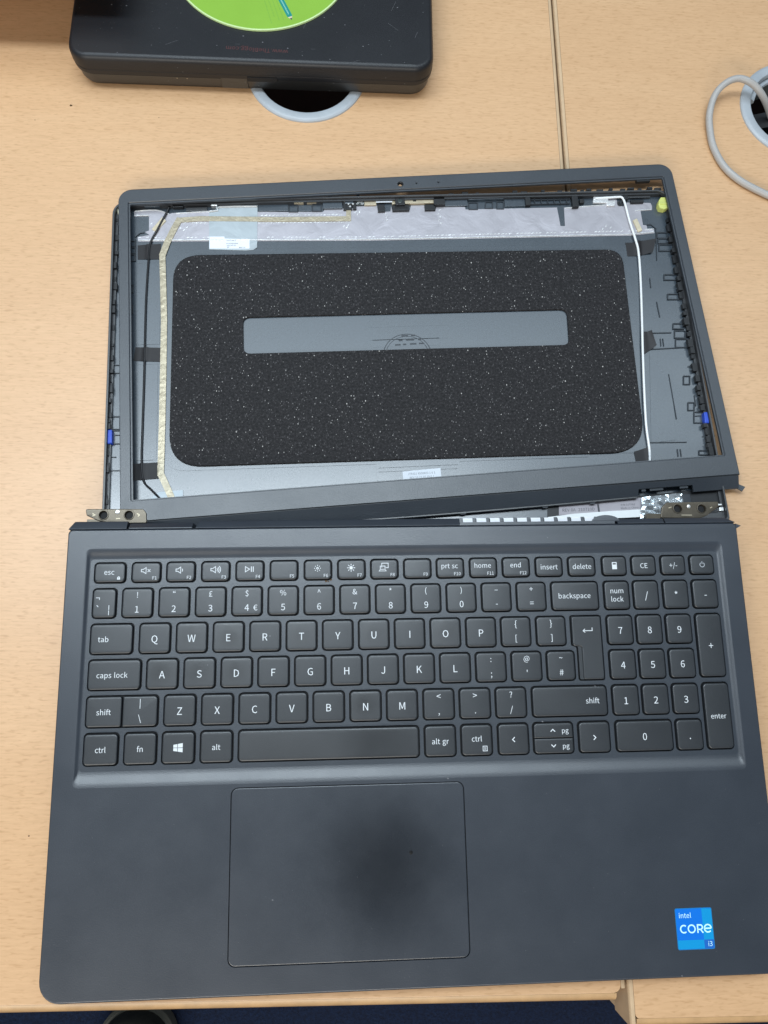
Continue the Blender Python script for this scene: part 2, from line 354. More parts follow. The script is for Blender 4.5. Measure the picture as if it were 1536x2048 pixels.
# letter outlines: character: (advance, outlines) in units of 257 per cap height
GLYPHS = {'A':(213,"1,0 34,0 59,78 153,78 177,0 211,0 124,257 88,257|67,104 79,144 93,187 105,230 119,187 132,144 145,104"),
'B':(230,"35,0 117,0 187,19 214,75 200,117 162,137 190,159 200,194 175,242 111,257 35,257|68,148 68,231 107,231 153,222 168,190 153,159 106,148|68,26 68,123 112,123 164,111 182,76 164,38 112,26"),
'C':(224,"132,-5 176,5 211,32 193,53 166,32 133,24 75,52 54,129 76,205 134,233 164,226 187,209 204,230 175,252 134,261 53,226 20,128 52,31"),
'D':(241,"35,0 101,0 190,34 220,129 189,224 99,257 35,257|68,27 68,230 97,230 165,204 187,129 165,54 97,27"),
'E':(207,"35,0 187,0 187,28 68,28 68,121 165,121 165,149 68,149 68,229 183,229 183,257 35,257"),
'F':(194,"35,0 68,0 68,115 166,115 166,143 68,143 68,229 183,229 183,257 35,257"),
'G':(242,"136,-5 182,4 215,25 215,133 131,133 131,106 186,106 186,39 165,28 139,24 76,52 54,129 77,205 139,233 171,226 194,209 212,230 183,251 138,261 54,226 20,128 53,31"),
'H':(255,"35,0 68,0 68,121 187,121 187,0 220,0 220,257 187,257 187,149 68,149 68,257 35,257"),
'I':(103,"35,0 68,0 68,257 35,257"),
'J':(188,"83,-5 137,19 154,75 154,257 121,257 121,78 111,37 80,24 55,31 35,53 12,36 41,6"),
'K':(227,"35,0 68,0 68,81 112,134 189,0 225,0 132,159 213,257 176,257 68,128 68,257 35,257"),
'L':(191,"35,0 180,0 180,28 68,28 68,257 35,257"),
'M':(285,"35,0 64,0 64,142 63,180 60,218 82,159 131,26 153,26 201,159 222,218 220,180 219,142 219,0 249,0 249,257 210,257 161,119 152,93 143,66 133,93 123,119 74,257 35,257"),
'N':(254,"35,0 66,0 66,135 64,175 62,215 91,162 185,0 218,0 218,257 187,257 187,123 188,82 192,42 162,95 68,257 35,257"),
'O':(260,"130,-5 209,31 239,129 209,226 130,261 51,226 20,129 51,31|130,24 74,52 54,129 74,205 130,233 185,205 206,129 185,52"),
'P':(222,"35,0 68,0 68,102 110,102 178,121 204,181 178,240 109,257 35,257|68,129 68,230 104,230 155,220 172,181 156,141 106,129"),
'Q':(260,"130,22 74,51 54,129 74,205 130,233 185,205 206,129 185,51|208,-64 230,-63 245,-58 239,-34 227,-36 212,-37 174,-29 149,-3 215,39 239,129 209,226 130,261 51,226 20,129 46,38 114,-4 149,-47"),
'R':(223,"68,135 68,230 111,230 157,220 173,185 157,147 111,135|176,0 213,0 147,112 189,137 205,185 180,241 116,257 35,257 35,0 68,0 68,109 114,109"),
'S':(209,"106,-5 170,17 194,68 178,112 141,137 104,153 75,168 62,196 75,223 110,233 142,226 168,209 185,230 152,252 110,261 52,242 29,193 46,150 81,127 118,111 148,94 161,65 146,35 107,24 68,33 36,56 17,33 56,6"),
'T':(210,"89,0 121,0 121,229 199,229 199,257 11,257 11,229 89,229"),
'U':(253,"126,-5 192,20 218,106 218,257 187,257 187,105 170,41 126,24 84,41 67,105 67,257 34,257 34,106 61,20"),
'V':(202,"82,0 120,0 201,257 168,257 127,118 115,75 102,33 88,75 76,118 34,257 0,257"),
'W':(308,"63,0 102,0 140,155 147,184 153,213 161,184 167,155 206,0 245,0 298,257 267,257 239,117 232,75 225,34 214,76 205,117 169,257 140,257 104,117 95,75 86,34 77,75 69,117 42,257 9,257"),
'X':(201,"6,0 40,0 77,69 87,89 98,111 111,89 121,69 159,0 195,0 120,131 190,257 156,257 121,191 113,173 103,153 91,173 82,191 47,257 11,257 81,133"),
'Y':(186,"77,0 109,0 109,99 186,257 153,257 120,184 107,156 94,128 80,156 67,184 34,257 0,257 77,99"),
'Z':(212,"18,0 195,0 195,28 57,28 193,237 193,257 30,257 30,229 153,229 18,20"),
'0':(195,"97,-5 156,29 177,129 156,229 97,261 39,229 18,129 39,29|97,21 62,47 48,129 62,211 97,236 133,211 146,129 133,47"),
'1':(195,"31,0 172,0 172,27 120,27 120,257 96,257 72,246 42,238 42,218 88,218 88,27 31,27"),
'2':(195,"15,0 177,0 177,28 106,28 85,27 64,25 137,108 165,186 144,241 90,261 47,251 14,224 33,206 57,227 86,235 121,221 133,185 104,112 15,19"),
'3':(195,"92,-5 151,15 175,69 159,112 120,134 153,158 166,197 145,244 91,261 52,253 20,231 37,210 61,228 90,235 122,224 133,195 118,160 62,146 62,121 125,107 142,70 128,35 90,22 53,31 27,51 10,31 42,6"),
'4':(195,"119,0 149,0 149,71 183,71 183,96 149,96 149,257 114,257 7,92 7,71 119,71|119,96 40,96 99,184 109,203 119,222 120,198 119,175"),
'5':(195,"92,-5 150,18 176,83 153,146 98,165 78,163 60,155 67,229 163,229 163,257 39,257 30,137 47,126 68,137 90,141 129,126 143,83 127,38 89,22 51,31 26,50 9,29 42,6"),
'6':(195,"105,-5 157,18 179,79 160,139 108,159 77,151 50,129 70,212 116,235 138,230 157,215 175,235 149,254 114,261 48,230 20,123 44,27|50,103 77,128 103,136 137,120 149,79 136,37 105,21 67,42"),
'7':(195,"69,0 103,0 119,127 178,237 178,257 17,257 17,229 142,229 88,125"),
'8':(195,"98,-5 156,15 178,62 165,104 135,129 158,156 169,193 150,242 99,261 49,243 28,195 39,161 63,136 31,107 16,64 39,15|116,139 75,160 57,195 69,225 98,237 130,224 142,191 135,164|98,19 60,33 44,67 54,100 80,125 127,101 148,63 134,31"),
'9':(195,"82,-5 147,28 175,139 151,231 89,261 37,238 15,178 35,118 86,97 118,106 145,129 125,45 81,22 57,27 38,42 20,22 46,3|145,155 118,129 91,121 57,137 46,178 58,220 89,236 128,216"),
'a':(198,"76,-5 109,3 139,23 143,0 169,0 169,117 154,174 103,195 61,187 29,170 41,148 67,162 98,168 129,154 137,120 49,97 21,49 36,10|85,21 61,28 51,51 70,82 137,99 137,46 111,28"),
'b':(217,"116,-5 173,22 199,98 179,169 123,195 92,187 63,168 64,202 64,279 32,279 32,0 58,0 61,20 89,2|111,22 89,27 64,42 64,142 90,161 115,168 154,149 165,98 150,42"),
'c':(179,"107,-5 140,2 169,19 155,41 134,28 110,22 67,42 51,95 68,148 111,168 131,164 149,152 165,173 142,188 110,195 46,169 18,95 44,22"),
'd':(217,"97,-5 129,3 155,22 159,0 185,0 185,279 153,279 153,206 154,173 130,189 101,195 43,168 19,95 40,21|104,22 65,42 51,95 68,148 106,168 130,163 153,148 153,48 129,29"),
'e':(194,"109,-5 144,1 172,15 160,36 138,25 113,21 68,39 50,88 178,88 179,96 179,106 160,171 103,195 44,168 18,95 45,22|49,110 68,154 104,169 139,154 151,110"),
'f':(114,"12,164 37,164 37,0 69,0 69,164 110,164 110,190 69,190 69,220 76,248 96,258 107,256 118,252 125,277 110,282 93,283 51,266 37,221 37,190 12,188"),
'g':(198,"96,-88 166,-68 193,-22 176,13 126,23 89,23 63,29 56,44 59,57 68,67 82,62 96,60 145,78 166,126 161,149 150,166 189,166 189,190 123,190 111,194 96,195 46,177 25,127 33,97 50,76 35,60 29,39 34,20 46,8 25,-13 18,-37 40,-74|96,82 68,94 56,127 68,160 96,172 125,160 137,127 125,94|101,-65 60,-56 46,-32 50,-16 65,0 78,-2 90,-3 123,-3 151,-8 161,-27 145,-54"),
'h':(213,"32,0 64,0 64,138 90,160 116,167 144,155 152,116 152,0 184,0 184,120 170,176 126,195 91,186 63,163 64,202 64,279 32,279"),
'i':(97,"32,0 64,0 64,190 32,190|48,229 64,235 70,251 64,266 48,271 33,266 27,251 33,235"),
'j':(97,"12,-85 53,-68 64,-22 64,190 33,190 33,-22 28,-49 9,-59 -1,-58 -9,-56 -15,-80 -3,-83|48,229 64,235 70,251 64,266 48,271 33,266 27,251 33,235"),
'k':(194,"32,0 64,0 64,50 99,92 155,0 190,0 118,113 181,190 146,190 65,90 64,279 32,279"),
'l':(100,"66,-5 77,-4 84,-2 80,23 76,22 67,25 64,36 64,279 32,279 32,38 40,7"),
'm':(325,"32,0 64,0 64,138 89,160 112,167 139,155 147,116 147,0 179,0 179,138 204,160 227,167 254,155 263,116 263,0 294,0 294,120 280,176 237,195 204,185 174,159 156,185 121,195 90,186 62,162 58,190 32,190"),
'n':(214,"32,0 64,0 64,138 90,160 116,167 144,155 152,116 152,0 184,0 184,120 170,176 126,195 91,186 62,162 58,190 32,190"),
'o':(213,"106,-5 167,22 194,95 167,169 106,195 45,169 18,95 45,22|106,22 66,42 51,95 66,148 106,168 146,148 161,95 146,42"),
'p':(217,"32,-80 64,-80 64,-16 63,18 90,1 116,-5 173,22 199,98 179,169 123,195 91,187 62,168 58,190 32,190|111,22 89,27 64,42 64,142 91,161 115,168 154,149 165,98 150,42"),
'r':(136,"32,0 64,0 64,122 87,156 112,166 122,166 131,163 137,191 127,194 116,195 86,184 62,155 58,190 32,190"),
's':(164,"82,-5 133,12 151,52 132,90 93,110 65,122 52,143 61,162 88,170 111,165 131,153 146,173 120,189 87,195 39,179 22,141 39,105 77,86 107,72 120,50 111,29 83,20 53,27 27,43 11,22 43,3"),
't':(132,"92,-5 110,-2 127,2 121,27 110,23 99,21 76,31 70,58 70,164 121,164 121,190 70,190 70,244 43,244 40,190 9,188 9,164 38,164 38,59 50,13"),
'u':(213,"88,-5 122,5 151,30 154,0 181,0 181,190 149,190 149,55 124,31 97,23 70,35 62,74 62,190 29,190 29,70 44,14"),
'v':(183,"73,0 111,0 178,190 146,190 110,82 102,54 93,26 82,54 74,82 38,190 5,190"),
'w':(281,"62,0 99,0 126,102 133,129 139,157 147,129 154,103 181,0 220,0 272,190 241,190 213,80 207,53 202,27 193,53 187,80 157,190 126,190 96,80 89,53 83,27 76,53 70,80 42,190 9,190"),
'x':(175,"5,0 39,0 64,44 74,62 84,78 96,62 106,44 134,0 169,0 106,96 164,190 131,190 107,148 99,133 91,117 79,133 70,148 45,190 10,190 68,99"),
'y':(183,"35,-82 80,-63 106,-16 178,190 147,190 112,85 105,58 97,31 86,58 76,85 38,190 5,190 81,0 77,-15 60,-44 34,-56 26,-55 19,-53 13,-78 23,-81"),
'!':(113,"46,77 68,77 72,226 72,262 40,262 41,226|56,-5 73,2 79,20 73,37 56,44 40,37 33,20 40,2"),
'“':(351,"270,283 262,297 232,272 218,231 227,207 246,198 264,205 270,221 264,237 248,243 243,242 238,240 247,264|337,283 329,297 299,272 286,231 294,207 313,198 331,205 337,221 331,237 315,243 310,242 306,240 314,264"),
'£':(195,"21,112 60,112 62,101 62,90 52,49 21,20 21,0 177,0 177,28 67,28 85,55 91,90 91,101 89,112 147,112 147,133 84,133 78,158 75,181 86,215 118,228 141,222 158,207 177,225 152,246 116,254 64,235 44,183 47,158 54,133 47,133 21,132"),
'$':(195,"87,-43 110,-43 110,-4 154,19 171,64 116,137 61,190 72,217 101,228 127,222 148,206 166,224 142,244 110,254 110,293 87,293 87,253 46,232 30,188 85,121 140,62 129,33 96,22 63,30 35,48 20,26 50,6 87,-4"),
'%':(323,"72,99 114,121 130,181 114,240 72,261 30,240 14,181 30,121|72,119 47,135 38,181 47,227 72,242 96,227 106,181 96,135|79,-5 101,-5 243,261 221,261|251,-5 293,17 309,77 293,136 251,157 209,136 193,77 209,17|251,15 226,31 216,77 226,123 251,138 275,123 285,77 275,31"),
'^':(195,"24,111 51,111 77,180 96,232 117,180 143,111 171,111 111,262 83,262"),
'&':(238,"91,-5 132,3 165,25 195,6 224,-5 232,22 209,31 184,47 211,90 229,138 199,138 184,97 163,63 128,96 98,135 138,168 156,211 143,247 105,261 63,244 47,201 51,172 63,141 28,110 13,67 34,15|144,42 120,27 95,21 58,34 44,68 53,95 76,118 107,78|86,156 77,179 74,201 82,228 106,239 124,230 130,210 117,180"),
'*':(164,"54,165 82,198 109,165 125,176 102,213 140,229 134,246 95,237 91,279 72,279 69,236 29,246 23,229 61,213 39,176"),
'(':(119,"84,-69 103,-60 70,21 59,109 70,197 103,277 84,286 46,204 32,109 46,14"),
')':(119,"35,-69 72,14 86,109 72,204 35,286 15,277 49,197 60,109 49,21 15,-60"),
'–':(188,"16,88 172,88 172,109 16,109"),
'-':(122,"16,86 106,86 106,110 16,110"),
'+':(195,"84,41 110,41 110,117 181,117 181,141 110,141 110,218 84,218 84,141 13,141 13,117 84,117"),
'=':(195,"13,159 181,159 181,183 13,183|13,75 181,75 181,99 13,99"),
'¬':(195,"155,41 181,41 181,141 13,141 13,117 155,117"),
'`':(213,"112,224 128,240 73,305 50,284"),
'¦':(95,"36,114 58,114 58,293 36,293|36,-98 58,-98 58,84 36,84"),
'{':(119,"89,-60 106,-60 106,-41 96,-41 75,-33 70,-6 71,29 72,65 66,94 48,108 66,123 72,152 71,189 70,223 75,250 96,259 106,259 106,277 89,277 55,266 43,225 45,186 47,149 40,129 13,119 13,99 40,89 47,68 45,31 43,-8 55,-49"),
'[':(119,"37,-60 106,-60 106,-41 61,-41 61,259 106,259 106,277 37,277"),
'}':(119,"12,-60 29,-60 64,-49 75,-8 74,31 72,68 79,89 105,99 105,119 79,129 72,149 74,186 75,225 64,266 29,277 12,277 12,259 22,259 43,250 49,223 48,189 47,152 52,123 70,110 52,94 47,65 48,29 49,-6 43,-33 22,-41 12,-41"),
']':(119,"12,-60 82,-60 82,277 12,277 12,259 57,259 57,-41 12,-41"),
':':(98,"49,137 65,143 72,161 65,179 49,186 32,179 26,161 32,143|49,-5 65,2 72,20 65,37 49,44 32,37 26,20 32,2"),
';':(98,"49,137 65,143 72,161 65,179 49,186 32,179 26,161 32,143|26,-67 64,-38 77,7 70,34 50,44 33,38 26,22 33,5 50,-1 54,0 44,-28 19,-48"),
'@':(332,"157,-61 196,-56 232,-41 223,-22 194,-34 160,-39 76,-8 43,81 86,190 180,231 261,200 289,122 272,62 236,41 214,52 215,87 230,165 209,165 204,149 190,164 173,168 118,139 97,78 111,37 144,22 170,30 192,49 206,27 233,19 285,46 311,123 277,217 183,253 69,205 20,79 60,-25|151,44 131,52 123,79 136,124 173,146 187,142 198,130 187,68 168,50"),
"'":(98,"39,169 58,169 64,234 65,270 32,270 32,234"),
'~':(195,"132,100 157,109 180,136 162,148 148,130 132,125 101,141 63,158 38,149 14,123 32,110 46,128 62,134 94,117"),
'#':(195,"35,0 56,0 66,80 118,80 108,0 129,0 139,80 175,80 175,102 141,102 149,160 183,160 183,182 151,182 160,254 139,254 130,182 78,182 87,254 67,254 57,182 22,182 22,160 55,160 48,102 14,102 14,80 45,80|68,102 76,160 128,160 120,102"),
'|':(95,"36,-98 58,-98 58,293 36,293"),
'\\':(138,"110,-63 133,-63 28,278 5,278"),
'<':(195,"181,51 181,79 98,110 46,129 98,150 181,181 181,209 13,143 13,117"),
',':(98,"26,-67 64,-38 77,7 70,34 50,44 33,38 26,22 33,5 50,-1 54,0 44,-28 19,-48"),
'>':(195,"13,51 181,117 181,143 13,209 13,181 96,150 148,131 96,110 13,79"),
'.':(98,"49,-5 65,2 72,20 65,37 49,44 32,37 26,20 32,2"),
'?':(166,"62,77 91,77 117,142 147,204 130,250 82,267 44,258 15,235 33,218 54,234 78,240 107,229 116,202 86,147|77,-5 94,2 101,20 94,37 77,44 61,37 55,20 61,2"),
'/':(138,"4,-63 27,-63 132,278 109,278"),
'€':(195,"9,137 32,137 32,125 32,110 9,109 9,92 34,92 65,21 125,-5 163,5 192,32 173,49 152,28 127,21 87,40 67,92 151,92 151,111 65,111 64,125 65,137 166,137 166,156 67,156 87,209 129,229 151,222 169,206 188,223 163,245 130,254 66,228 34,156 9,154"),
}
def inside(p, l):
    c = False
    for i in range(len(l)):
        (x0, y0), (x1, y1) = l[i - 1], l[i]
        if (y0 > p[1]) != (y1 > p[1]) and p[0] < (x1 - x0) * (p[1] - y0) / (y1 - y0) + x0: c = not c
    return c
_txt = {}
def glyphs(s, bold):
    k = (s, bold)
    if k not in _txt:
        m = MB(); x = 0
        for ch in s:
            if ch == ' ': x += 105; continue
            adv, data = GLYPHS[ch]
            L_ = [ccw([tuple(float(q) for q in p.split(',')) for p in l.split(' ')]) for l in data.split('|')]
            hole = [sum(inside(l[0], o) for o in L_ if o is not l) % 2 for l in L_]
            L_ = [offset(l, -bold if h else bold) for l, h in zip(L_, hole)]
            for l, h in zip(L_, hole):
                if h: continue
                m.cap([l] + [o for o, hh in zip(L_, hole) if hh and inside(o[0], l)], 0)
                n = len(m.v)
            m.v = [p if len(p) == 4 else (p[0] + x, p[1], 0, 1) for p in m.v]
            x += adv + bold * .6
        _txt[k] = ([(p[0] / 257 * .72, p[1] / 257 * .72) for p in m.v], m.f)
    return _txt[k]
def put_text(mb, s, x, y, z, size, rot=0, align='C', sx=1.0, bold=0):
    """text with its cap-height centre at (x, y)"""
    v, f = glyphs(s, bold)
    if not v: return mb
    if align == 'L': dx = -min(p[0] for p in v)
    elif align == 'R': dx = -max(p[0] for p in v)
    else: dx = -(min(p[0] for p in v) + max(p[0] for p in v)) / 2
    out = []
    for a, b in v:
        a = (a + dx) * size * sx; b = (b - .36) * size
        out.append((x + a * cos(rot) - b * sin(rot), y + a * sin(rot) + b * cos(rot), z))
    return mb.add(out, f)
def stroke(mb, pts, w, z, closed=False):
    P = [Vector(p) for p in pts]; n = len(P); L = []; R = []
    for i in range(n):
        a = P[i - 1] if (i or closed) else P[i]; c = P[(i + 1) % n] if (i < n - 1 or closed) else P[i]; b = P[i]
        e1 = (b - a).normalized() if (b - a).length else (c - b).normalized(); e2 = (c - b).normalized() if (c - b).length else e1
        n1 = Vector((-e1.y, e1.x)); n2 = Vector((-e2.y, e2.x)); m = n1 + n2; m = m / max(.5, m.dot(n1)) if m.length > 1e-6 else n1
        L.append(b + m * w / 2); R.append(b - m * w / 2)
    v = [(*p, z) for p in L + R]; k = n if closed else n - 1
    return mb.add(v, [(i, n + i, n + (i + 1) % n, (i + 1) % n) for i in range(k)])

# ================================================================== SETTING: carpet and the two desks
fl = MB().cap([[(-3000, -3000), (3000, -3000), (3000, 3000), (-3000, 3000)]], -720).build('floor', 'carpet', smooth=False); fl['kind'] = 'structure'

def desk(x0, x1, y0, y1, ring, woodmat, label, rc, band_left, band_right):
    d = thing('desk', label, 'desk', group='beech desks standing side by side')
    ox0, ox1 = x0 + (2.6 if band_left else 0), x1 - (2.6 if band_right else 0); oy0 = y0 + 4.2
    o = rrect(ox0, ox1, oy0, y1, (rc if band_left else 0, rc if band_right else 0, 0, 0))
    MB().prism(o, -25, 0, [circle(*ring, 35.5, 48)], bev=.25).build('top', woodmat, d)
    # moulded front edge: a soft bullnose
    loops = []
    for k in range(9):
        a = pi / 2 - k / 8 * pi; q = cos(a) * 4.6; z = -6.5 + sin(a) * 6.3 if sin(a) > 0 else -18.5 + sin(a) * 6.3
        loops.append((q, z))
    mb = MB(); v = []
    for q, z in loops: v += [(ox0 + (rc * .3 if band_left else 0), oy0 - .05 - q, z), (ox1 - (rc * .6 if band_right else 0), oy0 - .05 - q, z)]
    mb.add(v, [(2 * i, 2 * i + 2, 2 * i + 3, 2 * i + 1) for i in range(8)]); mb.add([v[2 * i] for i in range(9)] + [v[2 * i + 1] for i in range(9)], [tuple(range(9)), tuple(range(17, 8, -1))])
    mb.build('front_edge_band', 'edge', d)
    for side, on in ((x0, band_left), (x1, band_right)):
        if not on: continue
        s = 1 if side == x0 else -1
        prof = [(0.12, -.18), (.9, -.12), (1.9, -.35), (2.5, -1.1), (2.6, -2.2), (2.6, -23), (1.8, -25)]
        ys = (oy0 + (rc * .5 if s < 0 else -4.0), y1); v = []
        for y in ys: v += [(side + s * 2.6 - s * q, y, z) for q, z in prof]
        n = len(prof); f = [(i, i + 1, n + i + 1, n + i) for i in range(n - 1)]
        MB().add(v, f if s < 0 else [q[::-1] for q in f]).build('side_edge_band', 'edge_side', d)
    return d
RING_L = (-73.0, 434.6); RING_R = (266.0, 418.5)
dl = desk(-900, 99.4, -119.6 - 4.2, 780, RING_L, 'wood', 'beech desk under the laptop, left of the seam, its front edge ending sooner', 4, False, True)
dr = desk(100.4, 1000, -131.0 - 4.2, 780, RING_R, 'wood2', 'beech desk right of the seam, reaching further forward and carrying the grey cable', 2, True, False)
for d, (x0, x1), ring in ((dl, (-640, 20), RING_L), (dr, (150, 800), RING_R)):
    MB().box(x0, x1, 330, 700, -150, -140).build('cable_tray', 'tray', d, smooth=False)
    MB().wall(circle(*ring, 35.45, 48), -25, circle(*ring, 35.45, 48), -.6, True).build('hole_wall', 'board', d)
# leg panel of the right desk, seen past the rounded corner of the left one
MB().prism([(96, -128), (100.2, -128), (103, -136), (240, -136), (240, -60), (96, -60)], -715, -25.5).build('leg', 'edge_side', dr, smooth=False)

def grommet(cx, cy, label):
    g = thing('cable_grommet', label, 'cable grommet', loc=(cx, cy, 0), group='grey desk cable grommets')
    C = lambda r: circle(0, 0, r, 56)
    MB().rings([(C(40), .05), (C(39.8), .9), (C(38.9), 1.7), (C(37.6), 2.1), (C(34.6), 2.1), (C(33.3), 1.7), (C(32.7), .8), (C(32.4), -1.2)], cap1=False).build('rim', 'ring', g)
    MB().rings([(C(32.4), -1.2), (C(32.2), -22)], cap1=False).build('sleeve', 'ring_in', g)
    return g
g1 = grommet(*RING_L, 'grey ring grommet half covered by the black drive case')
g2 = grommet(*RING_R, 'grey ring grommet at the right edge with the grey cable coming out')
# lip pieces inside the right grommet
pts = [(x * 1, y, z) for x, y, z in ((-29, 10, -4), (-24, 20, -4), (-14, 28, -4), (0, 31, -4))]
MB().tube(pts, 2.0, 8).build('inner_lip', 'ring', g2)
MB().box(-31, -8, -6, 6, -19, -10, rz=.25).build('catch', 'black', g2, smooth=False)

# grey cable rising out of the right grommet, looping over the desk and out of frame
cp = []
for u, v, z in ((1560, 330, -60), (1552, 270, -22), (1538, 222, -4), (1524, 190, 7), (1504, 167, 12), (1478, 157, 13), (1452, 166, 11.5), (1430, 190, 8), (1419, 228, 5), (1420, 262, 3.2), (1427, 295, 2.35), (1446, 330, 2.35), (1474, 357, 2.35), (1510, 378, 2.35), (1560, 400, 2.35), (1640, 425, 2.35)):
    cp.append((*FW.un(u, v, z), z))
tag(MB().tube(cp, 2.25, 12, 6).build('data_cable', 'cable'), 'pale grey cable looping from the right grommet onto the desk', 'cable')

# ================================================================== black drive case with the green disc on it
CX0, CX1, CY0, CY1 = -223.5, 10.8, 416.4, 640
dc = thing('drive_case', 'closed black plastic case with rounded corners under the green disc', 'plastic case', loc=((CX0 + CX1) / 2, CY0, 0))
def K(ins, r): return rrect(CX0 + ins - (CX0 + CX1) / 2, CX1 - ins - (CX0 + CX1) / 2, ins, CY1 - CY0 - ins, r, 7)
MB().rings([(K(6, 9), .3), (K(3.2, 11), 1.2), (K(1.9, 12), 4), (K(1.5, 12), 10.2)], cap0=True, cap1=True).build('lower_shell', 'case_low', dc)
MB().rings([(K(1.55, 12), 10.2), (K(1.55, 12), 11.2)], cap1=False).build('seam_gasket', 'pit', dc)
MB().rings([(K(1.5, 12), 11.2), (K(.5, 12.35), 11.6), (K(.1, 13), 14.5), (K(.35, 13), 14.9), (K(.35, 12.6), 15.3), (K(0, 13), 15.7), (K(.2, 12.6), 21.6), (K(.8, 12), 23.4), (K(1.9, 11), 24.6), (K(3.4, 10), 25.0)]).build('upper_shell', 'case', dc, angle=50)
lx = lambda u, v, z: FW.un(u, v, z)[0] - (CX0 + CX1) / 2
MB().prism(rrect(lx(444, 160, 6), lx(497, 160, 6), .9, 3.0, .5, 2), 3.4, 11.4, bev=.3).build('latch', 'case_low', dc)
MB().box(lx(497, 160, 8), lx(556, 158, 8), -.25, 1.9, 10.4, 13.6).build('latch_slot', 'pit', dc, smooth=False)
for u in (355, 375):
    x = lx(u, 152, 9); MB().prism(circle(0, 0, .5, 8), 0, .4).build('pin', 'gold', dc, loc=(x, 1.7, 9.2))
# faded red print, upside down
q = FW.un(514, 100, 25)
put_text(MB(), 'www.TheBlogg.com', 0, 0, 0, 4.3, rot=pi - .035).build('faded_print', 'red', dc, loc=(q[0] - (CX0 + CX1) / 2, q[1] - CY0, 25.06), smooth=False)
mb = MB()
for k in range(150):
    x = random.uniform(-112, 112); y = random.uniform(3, 95); r = random.choice((.1, .12, .16, .22, .35)); a = random.uniform(0, 3)
    mb.add([(x + r * cos(a + t) * (1 if i % 2 else 1.8), y + r * sin(a + t), 25.05 + .001 * k) for i, t in enumerate((0, 1.6, 3.1, 4.7))], [(0, 1, 2, 3)])
for k in range(14):
    x = random.uniform(-112, 112); z = random.uniform(4, 20); r = .3
    mb.add([(x - r, -.05, z), (x + r, -.05, z), (x + r, -.05, z + r), (x - r, -.05, z + r)], [(0, 1, 2, 3)])
for k in range(16):
    x = random.uniform(-110, 110); y = random.uniform(2, 90); a = random.choice((0, .1, 1.2, -.7, random.uniform(0, 3))); l = random.uniform(1.5, 9)
    stroke(mb, [(x, y), (x + l * cos(a), y + l * sin(a))], .09, 25.06)
mb.build('dust', 'dust', dc, smooth=False, kind='stuff')

cdx, cdy = -103.3, 501.2
cd = thing('compact_disc', 'lime green printed disc lying on the black case', 'disc', loc=(cdx, cdy, 25.15))
C = lambda r: circle(0, 0, r, 96)
MB().prism(C(60), 0, 1.15, [C(7.5)], bev=.25).build('disc', 'disc_rim', cd)
MB().prism(C(59.0), 1.15, 1.19, [C(11)], bottom=False).build('printed_face', 'green', cd)
def cdp(u, v): x, y = FW.un(u, v, 26.4); return (x - cdx, y - cdy)
a = Vector(cdp(556, -12)); b = Vector(cdp(579.5, 32)); d = (b - a).normalized(); nrm = Vector((-d.y, d.x))
MB().prism([a + nrm * 1.75, b + nrm * 1.75, b + nrm * .9 + d * .5, b - nrm * .9 + d * .5, b - nrm * 1.75, a - nrm * 1.75], 1.19, 1.22).build('pencil_print', 'teal', cd, smooth=False)
MB().prism([b + nrm * 1.5 + d * .5, b - nrm * 1.5 + d * .5, b - nrm * .6 + d * 2.2, b + nrm * .6 + d * 2.2], 1.19, 1.225).build('pencil_wood_print', 'beige', cd, smooth=False)
MB().prism([b + nrm * .75 + d * 1.7, b - nrm * .75 + d * 1.7, b + d * 3.6], 1.19, 1.23).build('pencil_tip_print', 'ink', cd, smooth=False)
mb = MB(); t = 0.5
while t < (b - a).length - 2:
    wv = random.uniform(.5, 1.0); p = a + d * t
    for sgn in (-.75, 0.05): mb.box(p.x - .28, p.x + .28, p.y + sgn, p.y + sgn + .5, 1.222, 1.226, rz=math.atan2(d.y, d.x) + .3 * random.random())
    t += wv + .35
mb.build('pencil_lettering', 'teal_lite', cd, smooth=False)
mb = MB()
for (u0, v0, u1, v1) in ((527, -6, 543, 46), (534.5, -6, 547.5, 30), (543, -6, 558, 39), (551, -6, 566, 36)):
    p = Vector(cdp(u0, v0)); e = Vector(cdp(u1, v1)); dd = (e - p); L = dd.length; dd.normalize(); s = 0
    while s < L:
        ln = random.uniform(1.0, 3.2); c = p + dd * (s + ln / 2)
        mb.box(c.x - ln / 2, c.x + ln / 2, c.y - .33, c.y + .33, 1.19, 1.215, rz=math.atan2(dd.y, dd.x)); s += ln + random.uniform(.3, .6)
mb.build('fine_print', 'green_dark', cd, smooth=False)

# ================================================================== small things around
def crumb(u, v, r, mat, label, z=0):
    x, y = FW.un(u, v, z); mb = MB(); n = 7; v_ = [(0, 0, r * 1.1)]
    for k in range(n): q = r * random.uniform(.6, 1.3); v_.append((q * cos(2 * pi * k / n), q * .7 * sin(2 * pi * k / n), 0.02))
    mb.add(v_, [(0, 1 + k, 1 + (k + 1) % n) for k in range(n)])
    tag(mb.build('crumb', mat, loc=(x, y, z), smooth=False), label, 'crumb', 'crumbs and specks')
crumb(142, 211, .9, 'crumb', 'brown crumb on the desk below the left corner of the black case')
crumb(70, 240, .35, 'crumb', 'tiny brown speck on the desk far left of the disc')
crumb(318, 235, .35, 'crumb', 'faint tiny speck on the desk between black case and screen bezel')
crumb(58, 1672, .5, 'crumb', 'small dark speck on the desk left of the laptop palm rest')
